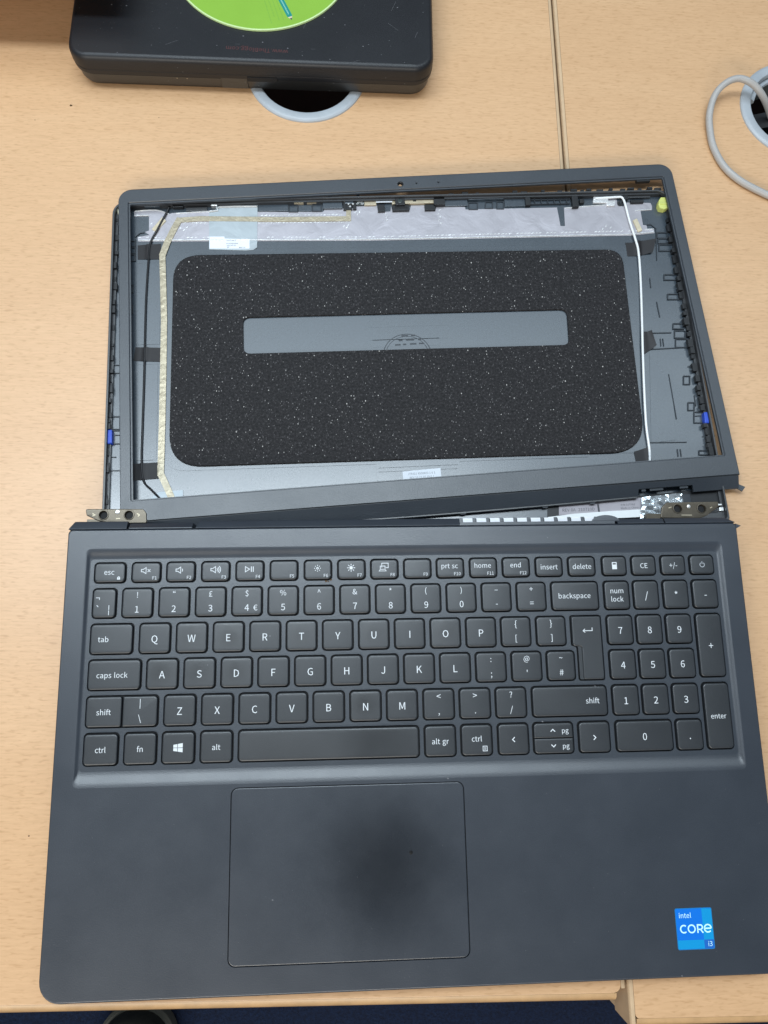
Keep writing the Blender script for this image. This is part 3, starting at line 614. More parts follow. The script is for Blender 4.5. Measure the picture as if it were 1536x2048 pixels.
# shoe on the carpet under the desk edge
zf = -720
sx, sy = FW.un(268, 2034, zf + 45)
sh = thing('shoe', 'rounded dark toe of a shoe with a pale rim on the blue carpet', 'shoe', loc=(sx, sy - 48, zf))
def toe(w_, l_, n=20):
    out = []
    for k in range(n + 1):
        a = pi * k / n; out.append((w_ * cos(a), l_ * sin(a) ** .85))
    return out + [(-w_ * .82, -120), (-w_ * .8, -210), (w_ * .6, -210), (w_ * .82, -120)]
MB().rings([(toe(50, 56), 1), (toe(52, 58), 8), (toe(52, 58), 26), (toe(49, 55), 30)], cap0=True).build('sole', 'shoe_rim', sh)
MB().rings([(toe(47, 52), 28), (toe(46.5, 51), 45), (toe(43, 46), 56), (toe(36, 36), 64), (toe(24, 22), 70), (toe(10, 8), 72)]).build('upper', 'shoe', sh, angle=60)
# unseen board added so its front edge shades the desk and the case corner
mo = thing('unseen_shade_board', 'added unseen board that shades the far left back of the desk', 'shade board', loc=(-480, 620, 0))
MB().prism(rrect(-300, 292, -173, 150, 4), 44, 62, bev=1.5).build('board', 'edge', mo)
for x in (-292, 230): MB().box(x, x + 16, -60, 140, 0, 43.9).build('leg', 'edge', mo, smooth=False)  # legs of the added unseen shade board

# ================================================================== LAPTOP BASE (local mm: x right, y towards the screen, z = 0 palm rest)
lb = thing('laptop_base', 'dark grey laptop base with keyboard, touchpad and blue sticker, lying at the front', 'laptop base', FB)
HW, HD = 179.25, 112.0
def outl(ins, r, back=0): return rrect(-HW + ins, HW - ins, -HD + ins, HD + back - ins, (r, r, 2.5, 2.5), 7)
REC_O = rrect(-169.2, 169.6, -16.8, 101.6, 2.5, 4); REC_I = rrect(-166.9, 166.9, -9.4, 96.2, 1.8, 4)
DZ = -1.5
PADX0, PADX1, PADY0, PADY1 = -92.2, 23.6, -99.2, -18.5
pad_hole = rrect(PADX0, PADX1, PADY0, PADY1, 3.6)
# top case: side walls, rounded rim, top face with openings, sloping keyboard recess
mb = MB()
mb.rings([(outl(3.5, 7), -12.5), (outl(.6, 9.5), -8), (outl(0, 10), -2.2), (outl(.05, 10), -1.0), (outl(.35, 9.7), -.3), (outl(.9, 9.2), 0)], cap1=False)
mb.cap([outl(.9, 9.2), REC_O, pad_hole], 0)
mb.wall(pad_hole, -1.2, pad_hole, 0, True)
mb.build('top_case', 'shell', lb, angle=40)
mb = MB(); steps = 6; loops = []
for k in range(steps + 1):
    t = k / steps; e = t * t * (3 - 2 * t)
    loops.append(([(p[0] * (1 - t) + q[0] * t, p[1] * (1 - t) + q[1] * t) for p, q in zip(REC_O, REC_I)], DZ * e))
for (a, za), (b, zb) in zip(loops, loops[1:]): mb.wall(b, zb, a, za, True)
mb.build('recess_slope', 'shell', lb, angle=80, flat=False)
# bottom cover and feet
MB().prism(outl(3.2, 8), -14.2, -12.5, bev=0).build('bottom_cover', 'black', lb)
for x, y, h in ((-150, -98, 1.9), (150, -98, 1.9)):
    MB().prism(rrect(x - 14, x + 14, y - 4, y + 4, 3), -14.2 - h, -14.1).build('rubber_foot', 'black', lb)
MB().prism(rrect(-120, 120, 88, 98, 4), -14.2 - 13.2, -14.1).build('rear_foot', 'black', lb)
# keyboard
ROWS = {'fn': (83.4, 94.7), 'num': (65.3, 81.3), 'q': (47.0, 63.2), 'a': (29.2, 45.2), 'z': (11.1, 27.2), 'c': (-7.0, 9.2)}
W_, S_ = 'w', 's'      # w = word legend, s = single letter / digit
def pair(a, b): return ('pair', a, b)
KEYS = [('fn', -165.1, -148.2, ('esc',)), ('fn', -146, -130.2, ('icon', 'mute', 'F1')), ('fn', -128.2, -112.5, ('icon', 'voldown', 'F2')),
 ('fn', -110.2, -94.6, ('icon', 'volup', 'F3')), ('fn', -92.4, -76.9, ('icon', 'play', 'F4')), ('fn', -74.6, -59.2, ('icon', '', 'F5')),
 ('fn', -56.8, -41.5, ('icon', 'dim', 'F6')), ('fn', -39.2, -23.8, ('icon', 'bright', 'F7')), ('fn', -21.8, -6.4, ('icon', 'screens', 'F8')),
 ('fn', -4.3, 11.1, ('icon', '', 'F9')), ('fn', 13.1, 28.6, ('wordf', 'prt sc', 'F10')), ('fn', 30.8, 46.3, ('wordf', 'home', 'F11')),
 ('fn', 48.4, 63.9, ('wordf', 'end', 'F12')), ('fn', 66.2, 81.7, ('word', 'insert')), ('fn', 83.9, 99.5, ('word', 'delete')),
 ('fn', 102.3, 116.5, ('calc',)), ('fn', 118.4, 132.6, ('word', 'CE')), ('fn', 134.5, 148.8, ('word', '+/-')), ('fn', 150.5, 164.7, ('power',))]
xs = -150.2
KEYS += [('num', -165.2, -152.3, ('corner',))]
for i, (a, b) in enumerate((('!', '1'), ('\u201c', '2'), ('\u00a3', '3'), ('$', '4'), ('%', '5'), ('^', '6'), ('&', '7'), ('*', '8'), ('(', '9'), (')', '0'), ('\u2013', '-'), ('+', '='))):
    KEYS.append(('num', -150.2 + 18.67 * i, -133.6 + 18.67 * i, pair(a, b)))
KEYS += [('num', 73.8, 100.1, ('wordr', 'backspace')), ('num', 102.3, 116.9, ('two', 'num', 'lock')), ('num', 118.2, 132.8, ('big', '/')), ('num', 134.4, 149, ('big', '*')), ('num', 150.4, 165.1, ('big', '-'))]
KEYS.append(('q', -165.3, -142.9, ('word', 'tab', -4)))
for i, c in enumerate('QWERTYUIOP'): KEYS.append(('q', -140.7 + 18.68 * i, -124.0 + 18.68 * i, ('big', c)))
for i, (a, b) in enumerate((('{', '['), ('}', ']'))): KEYS.append(('q', 45.9 + 18.68 * i, 62.5 + 18.68 * i, pair(a, b)))
KEYS.append(('a', -165.4, -138.1, ('word', 'caps lock', -1)))
for i, c in enumerate('ASDFGHJKL'): KEYS.append(('a', -136.3 + 18.68 * i, -119.5 + 18.68 * i, ('big', c)))
KEYS += [('a', 31.8, 48.6, pair(':', ';')), ('a', 50.5, 67.3, pair('@', "'")), ('a', 69.1, 84.9, pair('~', '#'))]
KEYS += [('z', -165.4, -146.95, ('word', 'shift')), ('z', -146.95, -128.9, pair('|', '\\'))]
for i, c in enumerate('ZXCVBNM'): KEYS.append(('z', -126.9 + 18.68 * i, -110.1 + 18.68 * i, ('big', c)))
for i, (a, b) in enumerate((('<', ','), ('>', '.'), ('?', '/'))): KEYS.append(('z', 3.9 + 18.68 * i, 20.8 + 18.68 * i, pair(a, b)))
KEYS += [('z', 60.2, 100.5, ('wordr', 'shift'))]
KEYS += [('c', -165.5, -147.7, ('word', 'ctrl')), ('c', -145.8, -128.9, ('word', 'fn')), ('c', -127.2, -110.1, ('win',)), ('c', -108.3, -91.4, ('word', 'alt')), ('c', -89.5, 2.2, ()),
 ('c', 4.1, 20.9, ('word', 'alt gr')), ('c', 22.7, 39.5, ('ctrlr',)), ('c', 41.6, 58.3, ('arrow', 'l')), ('c', 59.9, 81.5, ('split',)), ('c', 83.3, 100.5, ('arrow', 'r')),
 ('c', 102.7, 133.4, ('big', '0')), ('c', 134.4, 149.2, ('big', '.'))]
for i in range(3):
    x = (102.4, 118.2, 134.2)[i]
    for r, d in (('q', '789'), ('a', '456'), ('z', '123')): KEYS.append((r, x, x + 14.8, ('big', d[i])))
TALL = [(150.4, 165.2, 29.4, 63.3, ('big', '+')), (150.5, 165.3, -6.9, 27.3, ('word', 'enter'))]
ENTER = ccw([(83.2, 63.2), (100.3, 63.2), (100.3, 29.2), (86.0, 29.2), (86.0, 47.0), (83.2, 47.0)])
R_ = 2.3
holes = []; caps = []           # caps: (outline box or polygon, legend, kind)
for r, x0, x1, lg in KEYS:
    y0, y1 = ROWS[r]
    if lg and lg[0] == 'split':
        holes.append(rrect(x0, x1, y0, y1, R_))
        ym = (y0 + y1) / 2
        caps += [(x0, x1, ym + .1, y1, ('half', 'u')), (x0, x1, y0, ym - .1, ('half', 'd'))]; continue
    if lg == ('word', 'shift'):
        holes.append(rrect(x0, -128.9, y0, y1, R_))
    elif not (lg and lg == pair('|', '\\')): holes.append(rrect(x0, x1, y0, y1, R_))
    caps.append((x0, x1, y0, y1, lg))
for x0, x1, y0, y1, lg in TALL: holes.append(rrect(x0, x1, y0, y1, R_)); caps.append((x0, x1, y0, y1, lg))
holes.append(fillet(ENTER, (R_, 0.6, R_, R_, R_, R_) if False else 1.6, 4))
mb = MB(); mb.cap([REC_I, *holes], DZ)
for h in holes: mb.wall(h, DZ - 1.4, h, DZ, True)
mb.build('keyboard_deck', 'deck', lb, smooth=False)
MB().cap([REC_I], DZ - 1.4).build('key_well', 'pit', lb, smooth=False)

KT = -0.15            # key-cap top
def key_mesh(w_, h_, rr, mat, cache={}):
    k = (round(w_, 1), round(h_, 1), rr, mat)
    if k not in cache:
        def O(i): return rrect(-w_ / 2 + i, w_ / 2 - i, -h_ / 2 + i, h_ / 2 - i, tuple(max(.3, q - i) for q in rr), 4)
        m = MB().rings([(O(0), DZ - 1.2), (O(0), KT - .45), (O(.12), KT - .2), (O(.38), KT - .05), (O(.8), KT)])
        o = m.build('tmp', mat, angle=60, flat=False); k2 = o.data; bpy.data.objects.remove(o); k2.name = 'key'; cache[k] = k2
    return cache[k]
icon_w = .34
def icon(mb, kind, x, y, z):
    L = lambda pts, c=False, w_=icon_w: stroke(mb, [(x + a, y + b) for a, b in pts], w_, z, c)
    arc = lambda cx, cy, r, a0, a1, w_=icon_w: L([(cx + r * cos(radians(a0 + (a1 - a0) * i / 10)), cy + r * sin(radians(a0 + (a1 - a0) * i / 10))) for i in range(11)], False, w_)
    if kind in ('mute', 'voldown', 'volup'):
        L([(-2.2, -.6), (-1.3, -.6), (.2, -1.6), (.2, 1.6), (-1.3, .6), (-2.2, .6)], True)
        if kind == 'mute': L([(1.0, -.7), (2.4, .7)]); L([(1.0, .7), (2.4, -.7)])
        else:
            arc(.3, 0, .9, -50, 50)
            if kind == 'volup': arc(.3, 0, 1.7, -50, 50); arc(.3, 0, 2.5, -48, 48)
    elif kind == 'play':
        L([(-2.1, -1.4), (.1, 0), (-2.1, 1.4)], True); L([(1.0, -1.4), (1.0, 1.4)], w_=.42); L([(2.0, -1.4), (2.0, 1.4)], w_=.42)
    elif kind in ('dim', 'bright'):
        r = .65 if kind == 'dim' else .9
        mb.cap([circle(x, y, r, 14)] + ([circle(x, y, .3, 10)] if kind == 'dim' else []), z)
        for k in range(8):
            a = k * pi / 4; L([(1.25 * cos(a), 1.25 * sin(a)), ((1.75 if kind == 'dim' else 2.1) * cos(a), (1.75 if kind == 'dim' else 2.1) * sin(a))], w_=.36)
    elif kind == 'screens':
        L([(-1.2, -.1), (-1.2, 2.2), (2.2, 2.2), (2.2, -.2), (.9, -.2)]); L([(-2.0, -1.0), (-2.0, .7), (.5, .7), (.5, -1.0)], True); L([(-2.6, -1.9), (1.1, -1.9), (.5, -1.1), (-2.0, -1.1)], True)
    elif kind == 'power':
        arc(0, -.1, 1.25, -235, 55); L([(0, .3), (0, 1.7)])
    elif kind == 'calc':
        mb.cap([[(x - 1.3, y - 1.9), (x + 1.3, y - 1.9), (x + 1.3, y + 1.9), (x - 1.3, y + 1.9)], [(x - .85, y + .6), (x + .85, y + .6), (x + .85, y + 1.4), (x - .85, y + 1.4)]], z)
    elif kind == 'win':
        for sx0, sx1, a0, a1 in ((-2.3, -.35, 1.45, 1.75), (-.1, 2.3, 1.8, 2.2)):
            mb.add([(x + sx0, y + .12, z), (x + sx1, y + .12, z), (x + sx1, y + a1, z), (x + sx0, y + a0, z)], [(0, 1, 2, 3)])
            mb.add([(x + sx0, y - .12, z), (x + sx0, y - a0, z), (x + sx1, y - a1, z), (x + sx1, y - .12, z)], [(0, 1, 2, 3)])
    elif kind == 'lock':
        mb.cap([[(x - .75, y - .8), (x + .75, y - .8), (x + .75, y + .25), (x - .75, y + .25)], circle(x, y - .3, .2, 6)], z); arc(0, .25, .5, 0, 180, .26)
    elif kind == 'menu':
        L([(-1.05, -1.15), (1.05, -1.15), (1.05, 1.15), (-1.05, 1.15)], True, .3)
        for k in (-.45, 0, .45): L([(-.5, k), (.5, k)], False, .2)
    elif kind in 'lrud':
        a = {'r': 0, 'u': pi / 2, 'l': pi, 'd': -pi / 2}[kind]
        P = [(-.6, 1.15), (.55, 0), (-.6, -1.15)]; L([(p * cos(a) - q * sin(a), p * sin(a) + q * cos(a)) for p, q in P], w_=.44)
    elif kind == 'return':
        L([(2.5, 1.1), (2.5, -.5), (-2.4, -.5)], w_=.36); L([(-1.3, .45), (-2.4, -.5), (-1.3, -1.45)], w_=.36)
ZL = KT + .012
def legend(lg, w_, h_):
    mb = MB(); dim = None
    k = lg[0] if lg else None
    T = lambda s, x, y, sz, **kw: put_text(mb, s, x, y, ZL, sz, **kw)
    if k == 'big': T(lg[1], 0, -.4, 5.0 if not lg[1].isdigit() else 4.8)
    elif k == 'word': T(lg[1], lg[2] if len(lg) > 2 else 0, -.2, 3.6 if lg[1] != 'enter' else 3.4)
    elif k == 'wordr': T(lg[1], w_ / 2 - (4.2 if lg[1] == 'backspace' else 4), 0, 3.6, align='R')
    elif k == 'wordf': T(lg[1], -.3, 1.1, 3.5); T(lg[2], w_ / 2 - 1.6, -3.1, 2.3, align='R')
    elif k == 'icon':
        if lg[1]: icon(mb, lg[1], -.2, .8, ZL)
        T(lg[2], w_ / 2 - 1.6, -3.1, 2.3, align='R')
    elif k == 'esc': T('esc', -.2, .2, 3.6); icon(mb, 'lock', w_ / 2 - 3.0, -2.9, ZL)
    elif k == 'two': T(lg[1], 0, 2.3, 3.6); T(lg[2], 0, -2.1, 3.6)
    elif k == 'corner': T('\u00ac', -3.2, 2.8, 4.2); T('`', -3.2, -3.2, 4.6); T('\u00a6', 2.6, -3.2, 4.6)
    elif k == 'pair':
        T(lg[1], 0, 4.0, 3.9 if lg[1] not in '{}|<>' else 4.4); T(lg[2], 0, -3.4, 4.6 if lg[2].isdigit() else 4.2)
        if lg[2] == '4': T('\u20ac', 4.4, -3.4, 4.2)
    elif k in ('calc', 'power', 'win'): icon(mb, k, 0, 0, ZL)
    elif k == 'arrow': icon(mb, lg[1], 0, -.2, ZL)
    elif k == 'half': icon(mb, lg[1], -.3, 0, ZL); T('pg', w_ / 2 - 2.2, -.2, 3.2, align='R')
    elif k == 'ctrlr': T('ctrl', 0, .6, 3.6); icon(mb, 'menu', w_ / 2 - 3.6, -4.2, ZL)
    return mb
G = .76
for x0, x1, y0, y1, lg in caps:
    w_, h_ = x1 - x0 - 2 * G, y1 - y0 - 2 * G; rr = (1.9,) * 4
    cx, cy = (x0 + x1) / 2, (y0 + y1) / 2
    if lg and lg[0] == 'half':
        h_ = y1 - y0 - G; rr = (.3, .3, 1.9, 1.9) if lg[1] == 'u' else (1.9, 1.9, .3, .3); cy += -G / 2 + .05 if lg[1] == 'u' else G / 2 - .05
    if lg == ('word', 'shift'): w_ += G - .35; cx += (G - .35) / 2; rr = (1.9, 1.2, 1.2, 1.9)
    if lg == pair('|', '\\'): w_ += G - .35; cx -= (G - .35) / 2; rr = (.3, 1.9, 1.9, .3)
    mat = 'key'
    if lg and lg[0] == 'big' and len(lg) > 1:
        if lg[1] == 'E': mat = 'key_worn'
        elif lg[1] in 'ASDTNOUW': mat = 'key_worn2'
    if not lg: mat = 'key_space'
    ko = link('key', key_mesh(w_, h_, rr, mat), lb, (cx, cy, random.uniform(-.05, .05)))
    ko.rotation_euler = (radians(random.uniform(-.25, .25)), radians(random.uniform(-.25, .25)), 0)
    lm_ = legend(lg, w_, h_)
    if lm_.v: lm_.build('legend', 'legend_dim' if lg[0] in ('power',) else 'legend', ko, smooth=False)
    if lg and lg[0] == 'big' and lg[1] in 'FJ':
        MB().box(-1.9, 1.9, -4.6, -4.25, KT - .05, KT + .14).build('homing_bar', mat, ko, smooth=False)
    if lg == ('esc',) or lg == ('word', 'delete'):
        MB().box(-2.2, 2.2, -3.75, -3.55, KT - .05, KT + .1).build('homing_bar', mat, ko, smooth=False)
# the L-shaped return key
o = offset(fillet(ENTER, 1.6, 4), -G)
ek = MB(); ek.rings([(o, DZ - 1.2), (o, KT - .7)], cap1=True)
o2 = fillet(ccw([(84.0, 62.5), (99.6, 62.5), (99.6, 29.9), (88.6, 29.9), (88.6, 47.0), (84.0, 47.0)]), (1.6, 1.4, 1.2, 1.6, 1.6, 1.6), 4)
ek.rings([(o2, KT - .7), (o2, KT - .4), (offset(o2, -.3), KT - .08), (offset(o2, -.65), KT)])
mid = (92, 46)
ek.v = [(a - mid[0], b - mid[1], c) for a, b, c in ek.v]
ko = ek.build('key', 'key', lb, loc=(*mid, 0), angle=60)
m2 = MB(); icon(m2, 'return', .2, 9.4, ZL); m2.build('legend', 'legend', ko, smooth=False)

# touchpad: a panel sunk a hair below the palm rest with a fine groove round it
ph = lambda i: rrect(PADX0 + i, PADX1 - i, PADY0 + i, PADY1 - i, 3.6 - i, 6)
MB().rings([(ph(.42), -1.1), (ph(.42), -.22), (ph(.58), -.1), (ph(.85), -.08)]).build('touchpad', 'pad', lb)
MB().cap([pad_hole], -1.2).build('touchpad_groove', 'pit', lb, smooth=False)

# processor sticker
sx0, sx1, sy0, sy1 = 125.3, 143.8, -99.5, -80.8
st = MB().prism(rrect(sx0, sx1, sy0, sy1, .8, 4), .005, .10).build('sticker', 'stick_e', lb, smooth=False)
zz = .112
MB().cap([rrect(sx0 + .3, sx1 - .3, sy0 + .3, sy1 - .3, .6, 4)], zz).build('panel', 'stick_a', st, smooth=False)
MB().cap([[(sx0 + 13.4, sy0 + 4.3), (sx1 - .3, sy0 + 4.3), (sx1 - .3, sy1 - .6), (sx0 + 13.4, sy1 - .3)]], zz + .006).build('panel', 'stick_b', st, smooth=False)
MB().cap([[(sx0 + .35, sy0 + .4), (sx0 + 13.4, sy0 + .4), (sx0 + 13.4, sy0 + 4.3), (sx0 + .35, sy0 + 4.3)]], zz + .006).build('panel', 'stick_b', st, smooth=False)
MB().cap([[(sx0 + 13.4, sy0 + .4), (sx1 - .4, sy0 + .4), (sx1 - .35, sy0 + 4.3), (sx0 + 13.4, sy0 + 4.3)]], zz + .006).build('panel', 'stick_c', st, smooth=False)
mb = MB(); put_text(mb, 'intel', sx0 + 1.9, sy1 - 3.3, zz + .014, 3.1, align='L', sx=1.0); put_text(mb, 'i3', sx1 - 1.1, sy0 + 2.4, zz + .014, 3.0, align='R')
W = 0.62; X = sx0 + 2.1; Y = sy0 + 9.3; z = zz + .014
A = lambda cx, cy, r, a0, a1: stroke(mb, [(cx + r * cos(radians(a0 + (a1 - a0) * i / 18)), cy + r * sin(radians(a0 + (a1 - a0) * i / 18))) for i in range(19)], W, z)
A(X + 1.7, Y, 1.65, 48, 312); stroke(mb, [(X + 5.6 + 1.7 * cos(2 * pi * k / 24), Y + 1.7 * sin(2 * pi * k / 24)) for k in range(24)], W, z, True)
stroke(mb, [(X + 8.6, Y - 1.95), (X + 8.6, Y + 1.65), (X + 10.0, Y + 1.65)], W, z); A(X + 10.0, Y + .65, 1.0, 90, -90); stroke(mb, [(X + 8.6, Y - .35), (X + 10.0, Y - .35), (X + 11.2, Y - 1.95)], W, z)
stroke(mb, [(X + 12.0, Y), (X + 15.4, Y)], W, z); A(X + 13.7, Y, 1.7, 0, 318)
mb.f = [f for f in mb.f]; mb.build('print', 'stick_ink', st, smooth=False)

# rear edge: sloping trims with gaps, the hinge covers, vent slots showing the heatsink
def trim(x0, x1, y1, zdrop, name='rear_trim', cham0=0, cham1=0, ys=112.02):
    prof = [(ys, -.04), (ys + .5, -.15), (y1 - .5, -zdrop + .2), (y1, -zdrop - .3), (y1, -11.5), (ys - .6, -12.4)]
    v = []
    for x, c in ((x0, cham0), (x1, -cham1)):
        for i, (y, z) in enumerate(prof): v.append((x + (c * (y - ys) / (y1 - ys) if y > ys else 0), y, z))
    n = len(prof); f = [(i, n + i, n + i + 1, i + 1) for i in range(n - 1)] + [tuple(range(n)), tuple(range(2 * n - 1, n - 1, -1))]
    return MB().add(v, [q[::-1] for q in f]).build(name, 'shell', lb, angle=30)
trim(-179.0, -149.2, 116.4, 2.0, cham0=2.6)
trim(-148.0, -115.2, 115.3, 2.6)
trim(-113.4, 27.0, 116.2, 2.3, cham0=1.6)
trim(113.2, 138.8, 115.0, 1.8); trim(139.6, 178.4, 115.0, 1.8, cham1=4.5)
# vented stretch
MB().box(27.0, 111.8, 112.02, 113.7, -12, -.55).build('vent_lip', 'shell', lb, smooth=False)
MB().box(27.2, 103.5, 113.7, 116.0, -12, -3.0).build('vent_floor', 'pit', lb, smooth=False)
for k in range(11):
    x0 = 27.0 if k == 0 else 28.4 + 7.42 * k - 1.7; x1 = 28.6 if k == 0 else (28.4 + 7.42 * k if k < 10 else 104.4)
    MB().box(x0, x1, 113.7, 116.2, -11.9, -1.5).build('vent_bar', 'shell', lb, smooth=False)
for k in range(10):
    x0 = 28.6 + 7.42 * k + .25
    MB().add([(x0, 113.75, -1.5), (x0 + 5.3, 113.75, -1.5), (x0 + 5.3, 116.05, -1.9), (x0, 116.05, -1.9), (x0, 116.05, -6), (x0 + 5.3, 116.05, -6)], [(0, 1, 2, 3), (3, 2, 5, 4)]).build('heatsink_fin', 'fin', lb, smooth=False)
hx, hy = FB.un(1212, 1043, -1)
hp = [(hx + 7.8 * cos(a), hy + 3.6 * sin(a)) for a in [pi * i / 14 for i in range(15)]]
MB().prism(hp, -11, -.7, bev=.4).build('hinge_boss', 'shell', lb)
MB().prism([(180.2 - 1.2, 108.6), (182.0, 110.2), (179.0, 111.4)], -4, -.8).build('broken_tab', 'shell', lb, smooth=False)
# hinge plates, swung flat behind the base
def hinge(outline, hs, rv, extra, label):
    z = 24.0
    loc = lambda u, v, zz=z: (lambda p: tuple(p))(FWtoB(FW.un(u, v, zz), zz))
    O = fillet([loc(*p)[:2] for p in outline], .9, 3); zb = sum(loc(*p)[2] for p in outline) / len(outline)
    H = [circle(*loc(u, v)[:2], r * .27, 20) for u, v, r in hs]
    h = MB().prism(O, zb - 1.4, zb, H, bev=.35).build('hinge_plate', 'bronze', lb)
    h['label'] = label
    for (u, v, r), hh in zip(hs, H):
        x, y, _ = loc(u, v); c = lambda q: circle(x, y, q, 24)
        MB().rings([(c(r * .27 + .75), zb + .01), (c(r * .27 + .6), zb + .3), (c(r * .27 + .2), zb + .34), (c(r * .27), zb - .1), (c(r * .27), zb - 1.4)], cap1=False).build('screw_hole', 'bronze', h)
        MB().cap([c(r * .27 + .3)], zb - 1.45).build('hole_shadow', 'pit', h, smooth=False)
    for u, v, r in rv:
        x, y, _ = loc(u, v); c = lambda q: circle(x, y, q, 16)
        MB().rings([(c(r * .27), zb), (c(r * .25), zb + .3), (c(r * .15), zb + .42)]).build('rivet', 'silver', h)
    for pts in extra:
        P = [loc(u, v)[:2] for u, v in pts]; m = MB(); stroke(m, P, .5, zb + .02); m.build('stamped_mark', 'gold', h, smooth=False)
    # knuckle joining the plate to the base
    u0, v0 = outline[-3]; x, y, _ = loc(*outline[0]); x2, _, _ = loc(*outline[2])
    return h, zb
MBinv = FB.M.transposed()
def FWtoB(p, z):
    q = MBinv @ (Vector((p[0], p[1], z)) - FB.o); return (q.x, q.y, q.z)
h1, zb1 = hinge([(171, 1018), (286, 1018), (292, 1025), (293, 1046), (225, 1047), (196, 1041), (173, 1031)], [(207, 1030, 8), (258, 1030, 8)], [(235, 1024, 4.5)], [[(185, 1027), (190, 1030), (185, 1032)], [(274, 1027), (279, 1030), (276, 1033)], [(232, 1037), (240, 1037)]], 'left hinge plate, bronze steel with two screw holes')
h2, zb2 = hinge([(1322, 1036), (1324, 1014), (1333, 1005), (1436, 1003), (1438, 1012), (1414, 1031), (1402, 1036)], [(1355, 1017, 8), (1403, 1017, 8)], [(1377, 1013, 4)], [[(1337, 1016), (1343, 1014)], [(1420, 1016), (1424, 1014)], [(1363, 1030), (1384, 1030)]], 'right hinge plate, bronze steel with two screw holes')
for x0, x1, zb in ((-172, -152, zb1), (132, 150, zb2)):
    MB().box(x0, x1, 112.5, 118.5, zb - 5, zb - 1.2).build('hinge_knuckle', 'bronze', lb, smooth=False)
# dust and a dark crumb on the touchpad
mb = MB()
for u, v, r in ((545, 1800, .45), (1095, 1075, .35), (1085, 1443, .5), (540, 1272, .5), (896, 1557, .5), (1364, 1952, .4), (660, 1150, .4), (500, 1072, .35), (1190, 1372, .4), (415, 1330, .3), (1001, 1060, .3)):
    x, y = FB.un(u, v, .03); z = .03 if not (-167 < x < 167 and -9 < y < 96) else KT + .1
    mb.add([(x + r * cos(t), y + r * .7 * sin(t), z) for t in (0, 1.4, 2.5, 4, 5.2)], [(0, 1, 2, 3, 4)])
for k in range(90):
    x = random.uniform(-175, 175); y = random.uniform(-108, -18); r = random.uniform(.06, .16)
    mb.add([(x + r * cos(t), y + r * sin(t), .02) for t in (0, 1.6, 3.1, 4.7)], [(0, 1, 2, 3)])
mb.build('dust', 'dust', lb, smooth=False, kind='stuff')
cxy = FB.un(822, 1705, 0); cw = FB.o + FB.M @ Vector((*cxy, -.05))
mb = MB(); n = 9
mb.add([(0, 0, .8)] + [(1.0 * random.uniform(.8, 1.1) * cos(2 * pi * k / n), 1.0 * random.uniform(.8, 1.1) * sin(2 * pi * k / n), 0) for k in range(n)], [(0, 1 + k, 1 + (k + 1) % n) for k in range(n)])
tag(mb.build('crumb', 'crumb_dark', loc=tuple(cw), smooth=False), 'black speck lying on the right half of the touchpad', 'crumb', 'crumbs and specks')
cxy = FB.un(652, 1162, DZ); cw = FB.o + FB.M @ Vector((*cxy, DZ))
mb = MB()
for dx, dy, r in ((0, 0, .7), (2.6, .6, .6), (1.2, -.3, .4)):
    mb.add([(dx, dy, .5)] + [(dx + r * random.uniform(.7, 1.4) * cos(2 * pi * k / 7), dy + r * random.uniform(.5, 1) * sin(2 * pi * k / 7), 0.02) for k in range(7)], [(0, 1 + k, 1 + (k + 1) % 7) for k in range(7)])
tag(mb.build('crumb', 'crumb', loc=tuple(cw), smooth=False), 'brown crumbs between the F6 key and the number row', 'crumb', 'crumbs and specks')

# ================================================================== SCREEN BACK COVER (local mm, z = 0 on the desk)
ld = thing('screen_back_cover', 'open laptop screen back cover showing foam pad, foil and cables', 'laptop lid', FL)
LW, LH = 179.2, 112.5
ZF = 1.4
def lo(i, r): return rrect(-LW + i, LW - i, -LH + i, LH - i, (3, 3, r, r), 7)
MB().rings([(lo(3, 5), .2), (lo(.8, 8), 1.0), (lo(0, 9), 2.6), (lo(0, 9), 5.4), (lo(.35, 8.7), 5.9), (lo(1.3, 8), 5.9), (lo(1.5, 8), 5.5), (lo(1.5, 8), ZF)], cap0=True, cap1=False).build('rim', 'lid_edge', ld)
MB().cap([lo(1.5, 8)], ZF).build('back_panel', 'lid', ld, smooth=False)
def L(u, v, z=ZF): return FL.un(u, v, z)
def Ls(pts, z=ZF): return [L(u, v, z) for u, v in pts]
def lbox(name, mat, u0, u1, v0, v1, z0, z1, bev=.2):
    a = L(u0, v1, z1); b = L(u1, v0, z1)
    x0, x1 = sorted((a[0], b[0])); y0, y1 = sorted((a[1], b[1]))
    bv = min(bev, (x1 - x0) * .3, (y1 - y0) * .3, (z1 - z0) * .6)
    return MB().prism(rrect(x0, x1, y0, y1, bv, 2), z0, z1, bev=bv).build(name, mat, ld)
# ledge step along the sides, a second lower rim inside the first
MB().prism(lo(1.5, 8), ZF, 3.0, [rrect(-LW + 2.9, LW - 2.9, -LH + 6, LH - 2.3, 4)], bottom=False).build('inner_ledge', 'lid_edge', ld)
# smooth films on the floor
MB().prism(fillet(Ls([(338, 500), (1254, 490), (1303, 906), (1180, 906), (1178, 914), (420, 940), (330, 944)]), (16, 16, 6, 1, 1, 2, 14)), ZF, ZF + .25, bottom=False).build('film', 'lid', ld)
lbox('film', 'lid', 270, 322, 525, 690, ZF, ZF + .18); lbox('film', 'lid', 264, 316, 728, 922, ZF, ZF + .2)
MB().prism(Ls([(1299, 705), (1338, 700), (1352, 880), (1302, 886)]), ZF, ZF + .2, bottom=False).build('film', 'lid', ld, smooth=False)
